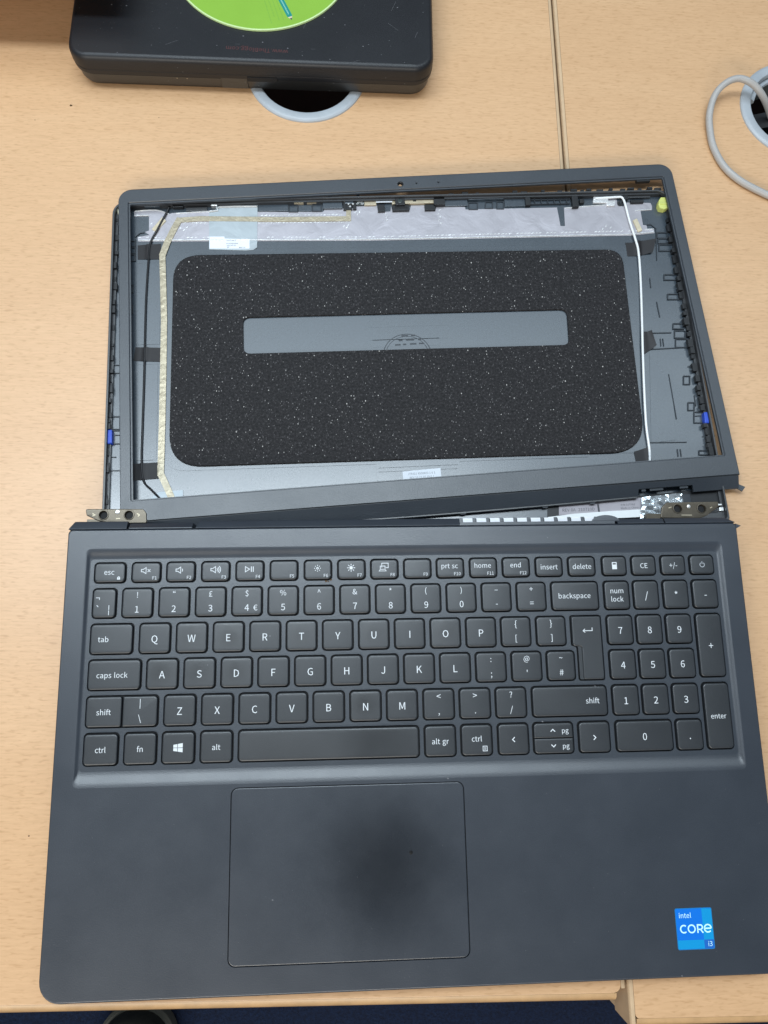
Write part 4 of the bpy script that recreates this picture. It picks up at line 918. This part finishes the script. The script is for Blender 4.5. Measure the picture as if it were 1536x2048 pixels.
# foam pad with its long slot
slot = fillet(Ls([(486, 634), (1134, 618), (1139, 689), (487, 707)], 3), 4.5)
MB().prism(fillet(Ls([(347, 510), (1244, 498), (1293, 903), (337, 934)], 3), (20, 22, 11, 17), 10), ZF + .25, 3.0, [slot], bev=.5).build('foam_pad', 'foam', ld, angle=60)
# badge ring moulded into the panel behind the slot
cx, cy = L(815, 712); s = 60 / 3.75
z0 = ZF + .26
m = MB()
for r, w_ in ((14.8, .5), (13.3, .36)):
    stroke(m, [(cx + r * cos(radians(a)), cy + r * .98 * sin(radians(a))) for a in range(2, 180, 6)], w_, z0 + .06)
m.build('badge_ring', 'lid_rib', ld, smooth=False)
for v0, v1, u0, u1 in ((640, 650, 738, 895), (664, 676, 738, 896), (680, 690, 745, 880)):
    m = MB(); p0 = L(u0, v0, ZF + .3); p1 = L(u1, v1, ZF + .3); m.box(p0[0], p1[0], p1[1], p0[1], ZF + .2, ZF + .30); m.build('badge_rib', 'lid', ld, smooth=False)
m = MB()
for u, v, w_ in ((790, 690, 3.5), (806, 689, 2), (820, 688, 4), (838, 687, 3), (797, 681, 2.5), (812, 680, 5), (836, 679, 2), (803, 672, 4), (822, 671, 2.5)):
    x, y = L(u, v, z0); m.box(x, x + w_, y - .5, y + .5, z0, z0 + .1)
m.build('badge_rib', 'lid_rib', ld, smooth=False)
# scratches across the foam, thin cuts
for pts in ([(578, 765), (540, 800), (500, 838)], [(1136, 748), (1110, 778), (1080, 815)]):
    m = MB(); stroke(m, [(*L(u, v, 3.0),) for u, v in pts], .42, 3.012); m.build('foam_cut', 'pit', ld, smooth=False)

# aluminium shielding foil along the top
foil = ccw(Ls([(268, 423), (297, 419), (314, 421), (338, 428), (345, 426), (430, 421), (520, 424), (646, 424), (649, 419), (706, 416), (713, 412), (754, 411), (756, 424), (781, 423), (782, 412), (785, 423), (819, 422), (822, 411), (848, 410), (850, 421), (871, 420), (873, 409), (888, 413), (930, 414), (931, 419), (1114, 415), (1121, 452), (1130, 452), (1128, 415), (1210, 409), (1212, 403), (1187, 403), (1187, 391), (1231, 389), (1235, 410), (1246, 413), (1254, 405), (1301, 406), (1304, 412), (1304, 420), (1281, 422), (1286, 450), (1293, 451), (1295, 459), (1307, 457), (1309, 466), (1260, 471), (740, 481), (276, 483), (275, 474), (299, 470), (290, 464), (298, 461), (298, 432), (269, 433)], ZF + .3))
MB().prism(foil, ZF, ZF + .3).build('shielding_foil', 'foil', ld, smooth=False)
for P in ([(277, 480.5), (740, 478.5), (1260, 468.5), (1307, 464)],):
    m = MB(); pts = [(*L(u, v, ZF + .5), ZF + .42) for u, v in P]; m.tube(pts, .42, 6, 0); m.build('foil_lip', 'foil_bright', ld)
m = MB()
def dashes(P, step, ln, w_, skip=.12):
    pts = [Vector(L(u, v, ZF + .4)) for u, v in P]
    for a, b in zip(pts, pts[1:]):
        d = (b - a); n = max(1, int(d.length / step)); d.normalize(); an = math.atan2(d.y, d.x)
        for i in range(n):
            if random.random() < skip: continue
            c = a + d * step * (i + .5); m.box(c.x - ln / 2, c.x + ln / 2, c.y - w_ / 2, c.y + w_ / 2, ZF + .28, ZF + .48, rz=an + .25)
dashes([(275, 475), (735, 474)], 2.5, 1.6, .5, .35); dashes([(735, 474), (1290, 461)], 2.45, 1.7, .55, .1)
dashes([(520, 431), (692, 429)], 2.5, 1.7, .55, 0); dashes([(366, 446), (430, 446)], 2.5, 1.6, .5, .2); dashes([(515, 446), (712, 444)], 2.5, 1.7, .5, 0)
m.build('foil_embossing', 'foil_bright', ld, smooth=False, kind='stuff')
m = MB()
for u, v in ((362, 456), (368, 460), (374, 455), (688, 452), (693, 455), (697, 450), (711, 424), (716, 428), (720, 424), (772, 428), (773, 434), (774, 440), (879, 420), (877, 428), (880, 434), (878, 440), (882, 446), (1206, 458), (1212, 452), (1222, 455), (303, 448), (310, 462)):
    x, y = L(u + random.uniform(-1, 1), v, ZF + .4); m.box(x - .8, x + .8, y - .3, y + .3, ZF + .2, ZF + .5, rz=random.uniform(.2, 1.2))
m.build('foil_wrinkles', 'foil_bright', ld, smooth=False, kind='stuff')
# rolled foil edges that catch the light at the tabs
for P in ([(269, 431), (298, 431)], [(270, 422), (312, 420), (338, 428)], [(431, 421), (418, 423), (395, 424), (352, 427)], [(1270, 421), (1302, 419)], [(1186, 402), (1211, 403), (1214, 409)], [(1290, 459), (1307, 458)], [(1130, 416), (1180, 412), (1210, 410)]):
    MB().tube([(*L(u, v, ZF + .4), ZF + .35) for u, v in P], .38, 6, 3).build('foil_lip', 'foil_bright', ld)

def strip(path, wid, z, crinkle=0.0, step=1.0, seed=1):
    """flat tape following a path; z may be a function of the distance along it"""
    rnd = random.Random(seed); P = [Vector(p) for p in path]; pts = []
    for a, b in zip(P, P[1:]):
        n = max(1, int((b - a).length / step)); pts += [a + (b - a) * i / n for i in range(n)]
    pts.append(P[-1]); v = []; f = []; K_ = 5
    for i, p in enumerate(pts):
        a = pts[max(i - 1, 0)]; b = pts[min(i + 1, len(pts) - 1)]; d = (b - a).normalized(); n = Vector((-d.y, d.x))
        cr = abs(rnd.gauss(0, crinkle)) if rnd.random() < .55 else 0
        for k in range(K_):
            t = k / (K_ - 1) - .5; q = p + n * t * wid * (1 + rnd.uniform(-.015, .015)); v.append((q.x, q.y, z + cr * (1 - 2 * abs(t)) + rnd.gauss(0, crinkle * .35)))
    for i in range(len(pts) - 1):
        for k in range(K_ - 1): f.append((i * K_ + k, i * K_ + k + 1, (i + 1) * K_ + k + 1, (i + 1) * K_ + k)[::-1])
    m = MB().add(v, f)
    # side skirts down to the panel
    for k in (0, K_ - 1):
        v2 = []
        for i in range(len(pts)): q = v[i * K_ + k]; v2 += [q, (q[0], q[1], z - .5)]
        m.add(v2, [((2 * i, 2 * i + 1, 2 * i + 3, 2 * i + 2) if k == 0 else (2 * i, 2 * i + 2, 2 * i + 3, 2 * i + 1))[::-1] for i in range(len(pts) - 1)])
    return m
zr = ZF + .75
rp = [L(u, v, zr) for u, v in ((699, 416), (700, 425))]
strip([L(u, v, zr + .1) for u, v in ((697, 417), (697.5, 437))], 3.0, zr + .1, .03, seed=4).build('ribbon_end', 'ribbon', ld)
strip([L(u, v, zr) for u, v in ((702, 437), (560, 438.5), (400, 437), (359, 440))], 3.5, zr, .03, seed=2).build('ribbon_cable', 'ribbon', ld, angle=60)
strip([L(u, v, zr + .12) for u, v in ((360, 436), (347, 459), (334, 485), (324, 512))], 4.0, zr + .12, .05, seed=3).build('ribbon_cable', 'ribbon', ld, angle=60)
strip([L(u, v, zr + .05) for u, v in ((324.5, 507), (326, 560), (328, 640), (326, 760), (324, 850), (321, 952))], 3.7, zr + .05, .17, seed=5).build('ribbon_cable', 'ribbon', ld, angle=60)
strip([L(u, v, zr + .15) for u, v in ((321, 947), (334, 975), (350, 1012), (360, 1034))], 3.7, zr + .15, .1, seed=6).build('ribbon_cable', 'ribbon', ld, angle=60)
MB().prism(Ls([(302, 996), (318, 984), (366, 980), (366, 998), (330, 1000), (304, 1002)], ZF + .4), ZF + .2, ZF + .45).build('foil_patch', 'mylar', ld, smooth=False)
# mylar sheet with the printed cable label
MB().prism(ccw(Ls([(432, 411), (515, 410), (514, 494), (506, 499), (490, 500), (418, 498), (418, 424), (432, 420)], ZF + .9)), ZF + .25, ZF + .55).build('mylar_sheet', 'mylar', ld, smooth=False)
MB().tube([(*L(u, v, ZF + .8), ZF + .9) for u, v in ((419, 423), (436, 421), (440, 414), (514, 413))], .55, 6, 2).build('foil_lip', 'foil_bright', ld)
lab = MB().prism(Ls([(419, 473), (449, 473), (449, 477), (499, 478), (499, 497), (419, 497)], ZF + .7), ZF + .5, ZF + .66).build('cable_label', 'paper', ld, smooth=False)
m = MB()
zt = ZF + .68
def lines(mb, u0, v0, rows, size, z, rot=FL.rz * -0 - .02):
    for i, (s, du, dv) in enumerate(rows):
        x, y = L(u0 + du, v0 + dv, z); put_text(mb, s, x, y, z, size, align='L', rot=rot, bold=8)
lines(m, 453, 0, [('V15 CABLE', 0, 481), ('DC02003X500', 0, 487), ('2021-07-10', 0, 491), ('A0', 1, 494.5), ('REV:1.0', 25, 495)], 1.15, zt)
m.build('label_print', 'ink_grey', lab, smooth=False)
# label under the slot at the bottom
MB().prism(rrect(*sorted((L(752, 925)[0], L(920, 925)[0])), *sorted((L(835, 960)[1], L(835, 923)[1])), 1.5), ZF, ZF + .45).build('label_recess', 'lid', ld)
for v in (932, 940): 
    MB().box(L(757, v)[0], L(915, v)[0], L(835, v)[1] - .4, L(835, v)[1] + .3, ZF + .4, ZF + .75).build('recess_rib', 'lid', ld, smooth=False)
lab = MB().prism(Ls([(805, 943), (881, 936), (884, 975), (808, 980)], ZF + .8), ZF + .4, ZF + .8).build('part_label', 'paper', ld, smooth=False)
m = MB(); rr_ = -.02
x, y = L(843, 946.5, ZF + .82); put_text(m, 'JTFA3J X000400-1 0 1', x, y, ZF + .82, 1.75, rot=.02, sx=.92)
x, y = L(844, 954, ZF + .82); put_text(m, 'REV 10 21 07 19 0 1', x, y, ZF + .82, 1.75, rot=.02, sx=.92)
m.build('label_print', 'ink_grey', lab, smooth=False)
# antenna wires
zw = ZF + .9
MB().tube([(*L(u, v, zw), z) for u, v, z in ((425, 409, 3), (395, 411, 3), (365, 407, 3.2), (343, 411, 3), (331, 430, 2.6), (316, 458, 2.6), (301, 486, 2.4), (297, 520, zw), (292, 600, zw), (289.5, 690, zw), (288, 760, zw), (285, 850, zw), (283, 925, zw), (287, 962, zw), (303, 980, zw), (326, 1003, zw))], .62, 8, 5).build('antenna_wire', 'wire_black', ld)['label'] = 'black antenna wire down the left side'
MB().tube([(*L(u, v, zw), z) for u, v, z in ((1190, 398, 3.0), (1214, 397, 3.1), (1233, 396, 3.2), (1243, 397, 3.2), (1249, 408, 3.0), (1258, 440, 2.6), (1270, 481, 3.2), (1276.5, 506, 2.8), (1281, 560, 2.4), (1283.5, 640, 2.6), (1284.5, 700, 3.0), (1287, 780, 3.3), (1291, 850, 3.2), (1298, 899, 2.8), (1300, 925, 2.2))], .72, 8, 5).build('antenna_wire', 'wire_white', ld)['label'] = 'white antenna wire down the right side'
MB().tube([(*L(u, v, 2), 1.9) for u, v in ((1240, 408), (1243, 402), (1251, 400))], .6, 6, 3).build('wire_hook', 'lid_rib', ld)
# black tapes over the wires
def tape(q, name='black_tape', ridge=None, h=.75, z=ZF + .28, lift=0.0, seed=1):
    a, b, c, d = [Vector(L(u, v, z + .3)) for u, v in q]; rnd = random.Random(seed); nx, ny = 18, 6; v = []; f = []
    for j in range(ny + 1):
        for i in range(nx + 1):
            s = i / nx; t = j / ny; p = (a * (1 - s) + b * s) * (1 - t) + (d * (1 - s) + c * s) * t
            zz = z + rnd.uniform(0, .05)
            if ridge is not None: zz += h * math.exp(-((s - ridge) * (b - a).length / 1.5) ** 2)
            zz += lift * (s ** 2)
            v.append((p.x, p.y, zz))
    for j in range(ny):
        for i in range(nx): f.append((j * (nx + 1) + i, (j + 1) * (nx + 1) + i, (j + 1) * (nx + 1) + i + 1, j * (nx + 1) + i + 1))
    bound = [i for i in range(nx + 1)] + [(j) * (nx + 1) + nx for j in range(1, ny + 1)] + [ny * (nx + 1) + i for i in range(nx - 1, -1, -1)] + [j * (nx + 1) for j in range(ny - 1, 0, -1)]
    m = MB().add(v, f); n = len(bound); bv = [v[i] for i in bound] + [(v[i][0], v[i][1], max(ZF, v[i][2] - .3)) for i in bound]
    m.add(bv, [(i, (i + 1) % n, n + (i + 1) % n, n + i) for i in range(n)])
    return m.build(name, 'tape', ld, angle=50)
tape([(275, 490), (322, 487), (320, 518), (275, 518)], ridge=.47, seed=1)
tape([(271, 694), (321, 695), (321, 723), (266, 721)], ridge=.42, seed=2)
tape([(261, 928), (317, 924), (317, 957), (262, 961)], ridge=.40, seed=3)
tape([(1251, 485), (1277, 484), (1279, 511), (1255, 512)], ridge=.9, seed=4)
tape([(1273, 482), (1311, 479), (1304, 506), (1278, 511)], ridge=.05, lift=1.6, h=1.2, seed=5)
tape([(1287, 664), (1301, 663), (1311, 693), (1288, 708)], ridge=.1, lift=2.2, seed=6)
tape([(1268, 903), (1300, 893), (1304, 926), (1274, 930)], ridge=.85, seed=7)
# foam dots, bumpers
def pad(name, mat, q, z0, z1, bev=.3): return MB().prism(fillet(Ls(q, z1), .5, 3), z0, z1, bev=bev).build(name, mat, ld)
pad('foam_dot', 'beige', [(325, 433), (332, 441), (312, 463), (303, 458)], ZF + .2, 2.4); pad('foam_dot', 'beige', [(1266, 440), (1274, 436), (1285, 460), (1277, 464)], ZF + .2, 2.6)
pad('rubber_bumper', 'yellow', [(1318, 400), (1322, 394), (1334, 394), (1338, 402), (1338, 414), (1330, 418), (1320, 416), (1317, 408)], ZF, 5.2, .5)
MB().box(*sorted((L(1319, 400, 5.3)[0], L(1336, 400, 5.3)[0])), L(1327, 407, 5.3)[1] - .5, L(1327, 407, 5.3)[1] + .6, 5.1, 5.6).build('bumper_rib', 'yellow', ld)
pad('rubber_bumper', 'cream', [(234, 413), (257, 413), (257, 427), (235, 427)], ZF, 4.2, .5)
pad('rubber_bumper', 'blue', [(213, 859), (224, 859), (224, 886), (212, 888)], ZF, 4.6, .6)
pad('rubber_bumper', 'blue', [(1408, 824), (1417, 823), (1420, 845), (1410, 847)], ZF, 4.6, .6)
# moulded rib frames on the floor
def frame_(u0, u1, v0, v1, z1=2.2, w_=.5):
    a = Ls([(u0, v0), (u1, v0), (u1, v1), (u0, v1)], z1); m = MB()
    O = ccw(a); I = offset(O, -w_); m.prism(O, ZF, z1, [I], bottom=False); return m.build('rib_frame', 'lid_rib', ld, smooth=False)
for u0, u1, v0, v1, sk in ((1328, 1358, 548, 560, 0), (1335, 1367, 587, 599, 0), (1346, 1376, 646, 658, 0), (1349, 1372, 660, 676, 0), (1351, 1375, 677, 695, 0), (1367, 1381, 751, 769, 0), (1376, 1390, 804, 821, 0), (1388, 1409, 823, 846, 0), (1398, 1425, 900, 910, 0),
    (1314, 1336, 464, 476, 0), (1316, 1338, 476, 487, 0), (1318, 1347, 488, 502, 0), (257, 271, 481, 493, 0), (257, 271, 494, 507, 0), (257, 270, 508, 522, 0), (257, 267, 569, 585, 0), (257, 266, 609, 626, 0),
    (577, 596, 408, 424, 0), (624, 643, 407, 423, 0), (937, 956, 404, 419, 0), (970, 986, 403, 417, 0), (993, 1008, 402, 418, 0), (223, 240, 832, 859, 0), (223, 241, 860, 888, 0)):
    frame_(u0, u1, v0, v1)
def rib(P, w_=.45, z1=2.0, mat='lid_rib'):
    m = MB(); pts = [L(u, v, z1) for u, v in P]
    for a, b in zip(pts, pts[1:]):
        a, b = Vector(a), Vector(b); d = b - a; c = (a + b) / 2; m.box(c.x - d.length / 2, c.x + d.length / 2, c.y - w_ / 2, c.y + w_ / 2, ZF, z1, rz=math.atan2(d.y, d.x))
    return m.build('rib', mat, ld, smooth=False)
for P in ([(1313.6, 603), (1320, 634)], [(1337.7, 748), (1353.5, 838)], [(1321, 677), (1322.5, 692)], [(1326, 677), (1328, 692)], [(1355, 898), (1357, 913)], [(1361, 898), (1363, 913)], [(1287, 666), (1343, 665)], [(1300, 556), (1302, 575)],
    [(1289, 699), (1360, 695)], [(1300, 885), (1374, 884)], [(1389, 790), (1392, 812)], [(1395, 790), (1398, 814)], [(1390, 832), (1402, 831)],
    [(219, 730), (241, 730)], [(219, 746), (241, 746)], [(216, 941), (244, 941)], [(216, 914), (232, 914)], [(229, 870), (240, 870)], [(1294, 449), (1302, 449), (1312, 457), (1314, 520)], [(270, 474), (280, 466), (289, 465)], [(271, 478), (271, 522)],
    [(1430, 872), (1405, 873)], [(1376, 733), (1392, 732)]):
    rib(P)
# grid pocket at the top right
m = MB()
xs_ = [1068, 1081, 1094, 1107, 1119, 1132]
for u in xs_:
    a = Vector(L(u, 390, 2.6)); b = Vector(L(u + 1.5, 408, 2.6)); m.box(a.x - .25, a.x + .25, b.y, a.y, ZF, 2.6)
for v in (390, 399, 407.5):
    a = L(1062, v + .6, 2.6); b = L(1140, v - .6, 2.6); m.box(a[0], b[0], a[1] - .25, a[1] + .25, ZF, 2.6)
m.build('rib_grid', 'lid_rib', ld, smooth=False)
# wall along the top edge with its posts, latches and blocks
yt = LH - 1.5
MB().box(-LW + 6, LW - 6, yt - 1.0, yt - .05, ZF, 4.4).build('top_ledge', 'lid_edge', ld, smooth=False)
for u0, u1, v0, v1, z1, mat in ((288, 319, 409, 412, 4.2, 'lid'), (345, 366, 408, 414, 4.0, 'black'), (372, 414, 414, 422, 2.4, 'lid_edge'), (516, 576, 403, 423, 2.2, 'lid'), (588, 607, 402, 406, 3.6, 'gold'), (613, 633, 401, 405, 3.6, 'gold'), (597, 623, 409, 423, 1.9, 'lid'),
    (646, 684, 402, 417, 3.0, 'lid'), (690, 706, 398, 407, 3.6, 'lid'), (687, 692, 400, 419, 3.2, 'black'), (692, 704, 408, 419, 3.0, 'black'), (706, 712, 402, 418, 3.2, 'black'),
    (729, 752, 398, 410, 3.0, 'gold'), (784, 791, 398, 408, 3.0, 'gold'), (756, 769, 409, 423, 3.0, 'black'), (791, 809, 395, 410, 4.6, 'black'), (785, 818, 410, 421, 3.4, 'black'), (809, 867, 396, 407, 3.4, 'gold'), (850, 870, 409, 420, 3.2, 'black'), (868, 889, 394, 409, 4.4, 'black'), (890, 934, 396, 412, 2.8, 'lid'),
    (937, 1008, 396, 399, 3.6, 'lid'), (1010, 1050, 394, 413, 2.4, 'lid'), (1052, 1060, 391, 409, 4.2, 'black'), (1146, 1155, 389, 413, 4.2, 'black'), (1160, 1168, 397, 405, 3.8, 'black'), (1262, 1287, 399, 405, 3.4, 'black'), (1248, 1256, 390, 398, 4.0, 'black'),
    (422, 434, 408, 411, 3.8, 'silver'), (436, 500, 400, 406, 3.8, 'pcb'), (1240, 1300, 389, 396, 3.0, 'lid_edge')):
    lbox('latch_block' if mat in ('lid', 'lid_edge') else {'gold': 'shield_plate', 'black': 'connector', 'silver': 'clip_spring', 'pcb': 'circuit_strip'}[mat], mat, u0, u1, v0, v1, ZF, z1)
lbox('camera_sticker', 'paper', 752, 784, 396, 405, 3.0, 3.15)
MB().prism(circle(*L(800, 402, 4.7), 1.7, 20), 4.6, 5.0, bev=.3).build('camera_lens', 'pcb', ld)
lbox('lens_seat', 'pit', 790, 815, 413, 417, 3.4, 3.46)
lbox('shield_notch', 'pit', 826, 832, 399, 403, 3.4, 3.46)
lbox('circuit_strip', 'pcb', 709, 728, 399, 410, ZF, 2.9)
m = MB()
for k in range(26):
    x, y = L(random.uniform(711, 727), random.uniform(400, 409), 2.9); m.box(x - .35, x + .35, y - .25, y + .25, 2.8, 3.2, rz=random.random() * 3)
for k in range(12):
    x, y = L(437 + 5.2 * k, 403 + random.uniform(-1, 1), 3.8); m.box(x - .4, x + .4, y - .15, y + .15, 3.75, 4.0, rz=.5)
m.build('solder_parts', 'silver', ld, smooth=False, kind='stuff')
for u, v in ((689, 402), (697, 408), (700, 413), (706, 408)):
    MB().prism(circle(*L(u, v, 3.6), .6, 8), 2.6, 3.75).build('solder_pad', 'silver', ld)
# antenna board at the top right
for q in ([(1187, 394), (1196, 389), (1199, 396), (1187, 400)], [(1206, 389), (1230, 387), (1231, 394), (1207, 396)], [(1186, 399), (1216, 397), (1218, 405), (1187, 405)], [(1215, 402), (1231, 400), (1230, 411), (1213, 411)]):
    pad('antenna_foil', 'foil_bright', q, ZF + .2, 3.0 + random.uniform(0, .5), .25)
MB().prism(circle(*L(1240, 407, 2), 1.9, 16), ZF, 2.0).build('screw_boss', 'black', ld)
# teeth and catches along the rim, the small dark hooks the bezel snapped into
def hook(u, v, du, dv, z1, mat):
    a = L(u - du / 2, v + dv / 2, z1); b = L(u + du / 2, v - dv / 2, z1)
    MB().box(min(a[0], b[0]), max(a[0], b[0]), min(a[1], b[1]), max(a[1], b[1]), ZF, z1).build('catch', mat, ld, smooth=False)
left = [(229.5 - (v - 470) * .0425, v) for v in (440, 475, 505, 530, 558, 572, 604, 618, 655, 690, 715, 742, 757, 770, 778, 800, 818, 830, 842, 852, 892, 905, 928, 938, 952, 997, 1003)]
for i, (u, v) in enumerate(left):
    hook(u + 3 + (i % 3), v, 5 + (i * 7 % 4), 6 + (i * 5 % 9), 3.4 + (i % 4) * .4, 'black')
    if i % 3 == 0: hook(u + 5, v + 8, 4, 2, 3.0, 'lid')
for i, v in enumerate((440, 455, 478, 500, 518, 540, 556, 572, 590, 612, 626, 642, 655, 668, 686, 700, 712, 734, 756, 775, 786, 800, 815, 850, 862, 878, 890, 902)):
    u = 1338 + (v - 380) * .1855 - 12 - (i % 3)
    hook(u, v, 6 + (i * 5 % 5), 7 + (i * 7 % 10), 3.4 + (i % 4) * .4, 'black')
    if i % 5 == 2: hook(u - 7, v + 5, 3, 3, 2.4, 'lid')
for i, u in enumerate((545, 660, 672, 716, 902, 930, 955, 1030, 1048, 1086, 1120, 1148, 1165, 1178, 1200, 1222, 1246, 1262, 1280, 1300, 1316)):
    v = 406 - (u - 237) * .0265 - 4 + 5
    hook(u, v - (3 if i % 2 else 1), 6 + i % 3 * 3, 4, 4.6, 'black')
# bottom strip: label, foil shield with glare painted white and crumpled foil beside the right hinge
MB().prism(Ls([(1095, 1010), (1440, 975), (1452, 1050), (1095, 1050)], 1.8), ZF, 1.8).build('hinge_bracket', 'black', ld, smooth=False)
lab = MB().prism(Ls([(1118, 1011), (1232, 1000), (1232, 1024), (1118, 1030)], 2.0), 1.8, 2.0).build('revision_label', 'paper_grey', ld, smooth=False)
m = MB(); x, y = L(1125, 1020.5, 2.02); put_text(m, 'REV 0A  210710D', x, y, 2.02, 2.5, align='L', rot=-.01)
a = L(1194, 1008, 2.02); b = L(1200, 1024, 2.02); m.box(a[0], b[0], b[1], a[1], 2.005, 2.03); m.build('label_print', 'ink', lab, smooth=False)
lab = MB().prism(Ls([(1200, 1002), (1285, 995), (1285, 1022), (1200, 1024)], 2.1), 1.8, 2.1).build('origin_label', 'paper_grey', ld, smooth=False)
m = MB()
for s, v in (('P/N 0JTFA3', 1010), ('Made in China', 1016.5), ('2021-07', 1022)):
    x, y = L(1242, v, 2.12); put_text(m, s, x, y, 2.12, 1.6, align='L')
m.build('label_print', 'ink', lab, smooth=False)
MB().prism(Ls([(1096, 1034), (1150, 1027), (1220, 1022), (1290, 1018), (1340, 1010), (1345, 1046), (1096, 1046)], 3.0), 2.2, 3.0, bev=.2).build('glare_white_shield', 'white', ld)
rnd = random.Random(11); a, b, c, d = [Vector(L(u, v, 4.5)) for u, v in ((1286, 994), (1366, 986), (1374, 1040), (1280, 1040))]
nx, ny = 11, 7; v = []
hgt = [[rnd.uniform(0, 1) for _ in range(nx + 1)] for _ in range(ny + 1)]
for j in range(ny + 1):
    for i in range(nx + 1):
        s = i / nx; t = j / ny; p = (a * (1 - s) + b * s) * (1 - t) + (d * (1 - s) + c * s) * t
        v.append((p.x + rnd.uniform(-.3, .3), p.y + rnd.uniform(-.3, .3), 3.6 + 1.9 * hgt[j][i] * (.4 + .6 * sin(pi * s))))
MB().add(v, [(j * (nx + 1) + i, (j + 1) * (nx + 1) + i, (j + 1) * (nx + 1) + i + 1, j * (nx + 1) + i + 1) for j in range(ny) for i in range(nx)]).build('crumpled_foil', 'crumple', ld, smooth=False)
lbox('wire_bundle', 'lid_rib', 1368, 1380, 988, 1012, 1.8, 4.6); lbox('hinge_screw', 'silver', 1437, 1444, 1007, 1011, 1.8, 4.5); lbox('hinge_screw', 'silver', 1440, 1447, 1014, 1022, 1.8, 4.2)

# ================================================================== BEZEL lying crooked on the cover
bz = thing('loose_bezel', 'loose dark grey screen bezel lying crooked across the open back cover', 'screen bezel', FZ)
ZT, ZB = 8.2, 6.35
ohw, ohh = 178.6, 105.6
outer = rrect(-ohw, ohw, -110.0, ohh, (.3, .3, 8.5, 8.5), 8)
open_ = rrect(-172.5, 172.2, -97.6, 96.0, .8, 3)
cam_hole = circle(-1.3, 99.6, 1.35, 24); mics = [circle(9.1, 99.9, .42, 8), circle(23.3, 99.9, .42, 8)]
MB().prism(outer, ZB, ZT, [open_, cam_hole, *mics], bev=.55).build('frame', 'bezel', bz, angle=40)
# thinner inner lip a step below the face
MB().prism(rrect(-173.6, 173.4, -98.4, 97.2, .8, 3), ZB - .3, ZT - .75, [rrect(-171.6, 171.3, -96.9, 95.0, .6, 3)]).build('inner_lip', 'bezel', bz, smooth=False)
c = lambda r: circle(-1.3, 99.6, r, 28)
MB().rings([(c(2.1), ZT + .01), (c(1.7), ZT + .12), (c(1.3), ZT - .3), (c(1.25), ZB)], cap1=False).build('camera_ring', 'black', bz)
# chin: slanted lower strip with the hinge cut-out
chin = [(-166.5, -110.35), (177.6, -110.35), (177.9, -117.4), (150.2, -117.4), (149.6, -113.6), (117.2, -113.6), (116.6, -117.4), (60, -118.0), (-20, -118.2), (-140, -116.5), (-165.5, -114.5)]
m = MB(); O = ccw(chin)
zc = lambda y: ZT - .12 - max(0, (-110.35 - y)) * .42
tri = tessellate_polygon([[Vector((*p, 0)) for p in O]])
top = [(x, y, zc(y)) for x, y in O]; bot = [(x, y, zc(y) - 1.5) for x, y in O]
def up(t): a_, b_, c_ = [O[i] for i in t]; return t if (b_[0] - a_[0]) * (c_[1] - a_[1]) - (b_[1] - a_[1]) * (c_[0] - a_[0]) > 0 else t[::-1]
m.add(top, [up(t) for t in tri]); m.add(bot, [up(t)[::-1] for t in tri]); n = len(O)
m.add(bot + top, [(i, (i + 1) % n, n + (i + 1) % n, n + i) for i in range(n)])
m.build('chin_strip', 'bezel', bz, smooth=False)
MB().box(-164, 177.2, -110.4, -109.95, ZB, ZT - .5).build('crease', 'black', bz, smooth=False)
# rolled lower edge of the strip
m = MB(); m.tube([(x, y, zc(y) - .75) for x, y in ((-160, -115.2), (-140, -116.7), (-20, -118.5), (60, -118.3), (116.4, -117.7))], .75, 6, 3); m.build('chin_edge', 'lid_edge', bz)
for x0, x1 in ((119, 121.5), (124, 132), (142, 147)):
    MB().box(x0, x1, -115.0, -113.4, ZB - 1, ZT - 2.2).build('catch', 'lid_rib', bz, smooth=False)
for x in (-40, 12, 60, 88): MB().box(x, x + 3, -119.6, -118.4, 3.6, 4.2).build('catch', 'lid_rib', bz, smooth=False)
MB().prism([(176.8, -114.2), (181.8, -116.9), (179.4, -119.4), (177.2, -117.6)], 4.2, 5.2).build('broken_tab', 'bezel', bz, smooth=False)
for x, y in ((157, 95.4), (170, 60), (171, -20), (-60, 95.2), (40, 95.2)):
    pass
MB().box(154, 163, 93.6, 95.4, ZB - 1.4, ZT - 1.0).build('catch', 'black', bz, smooth=False)
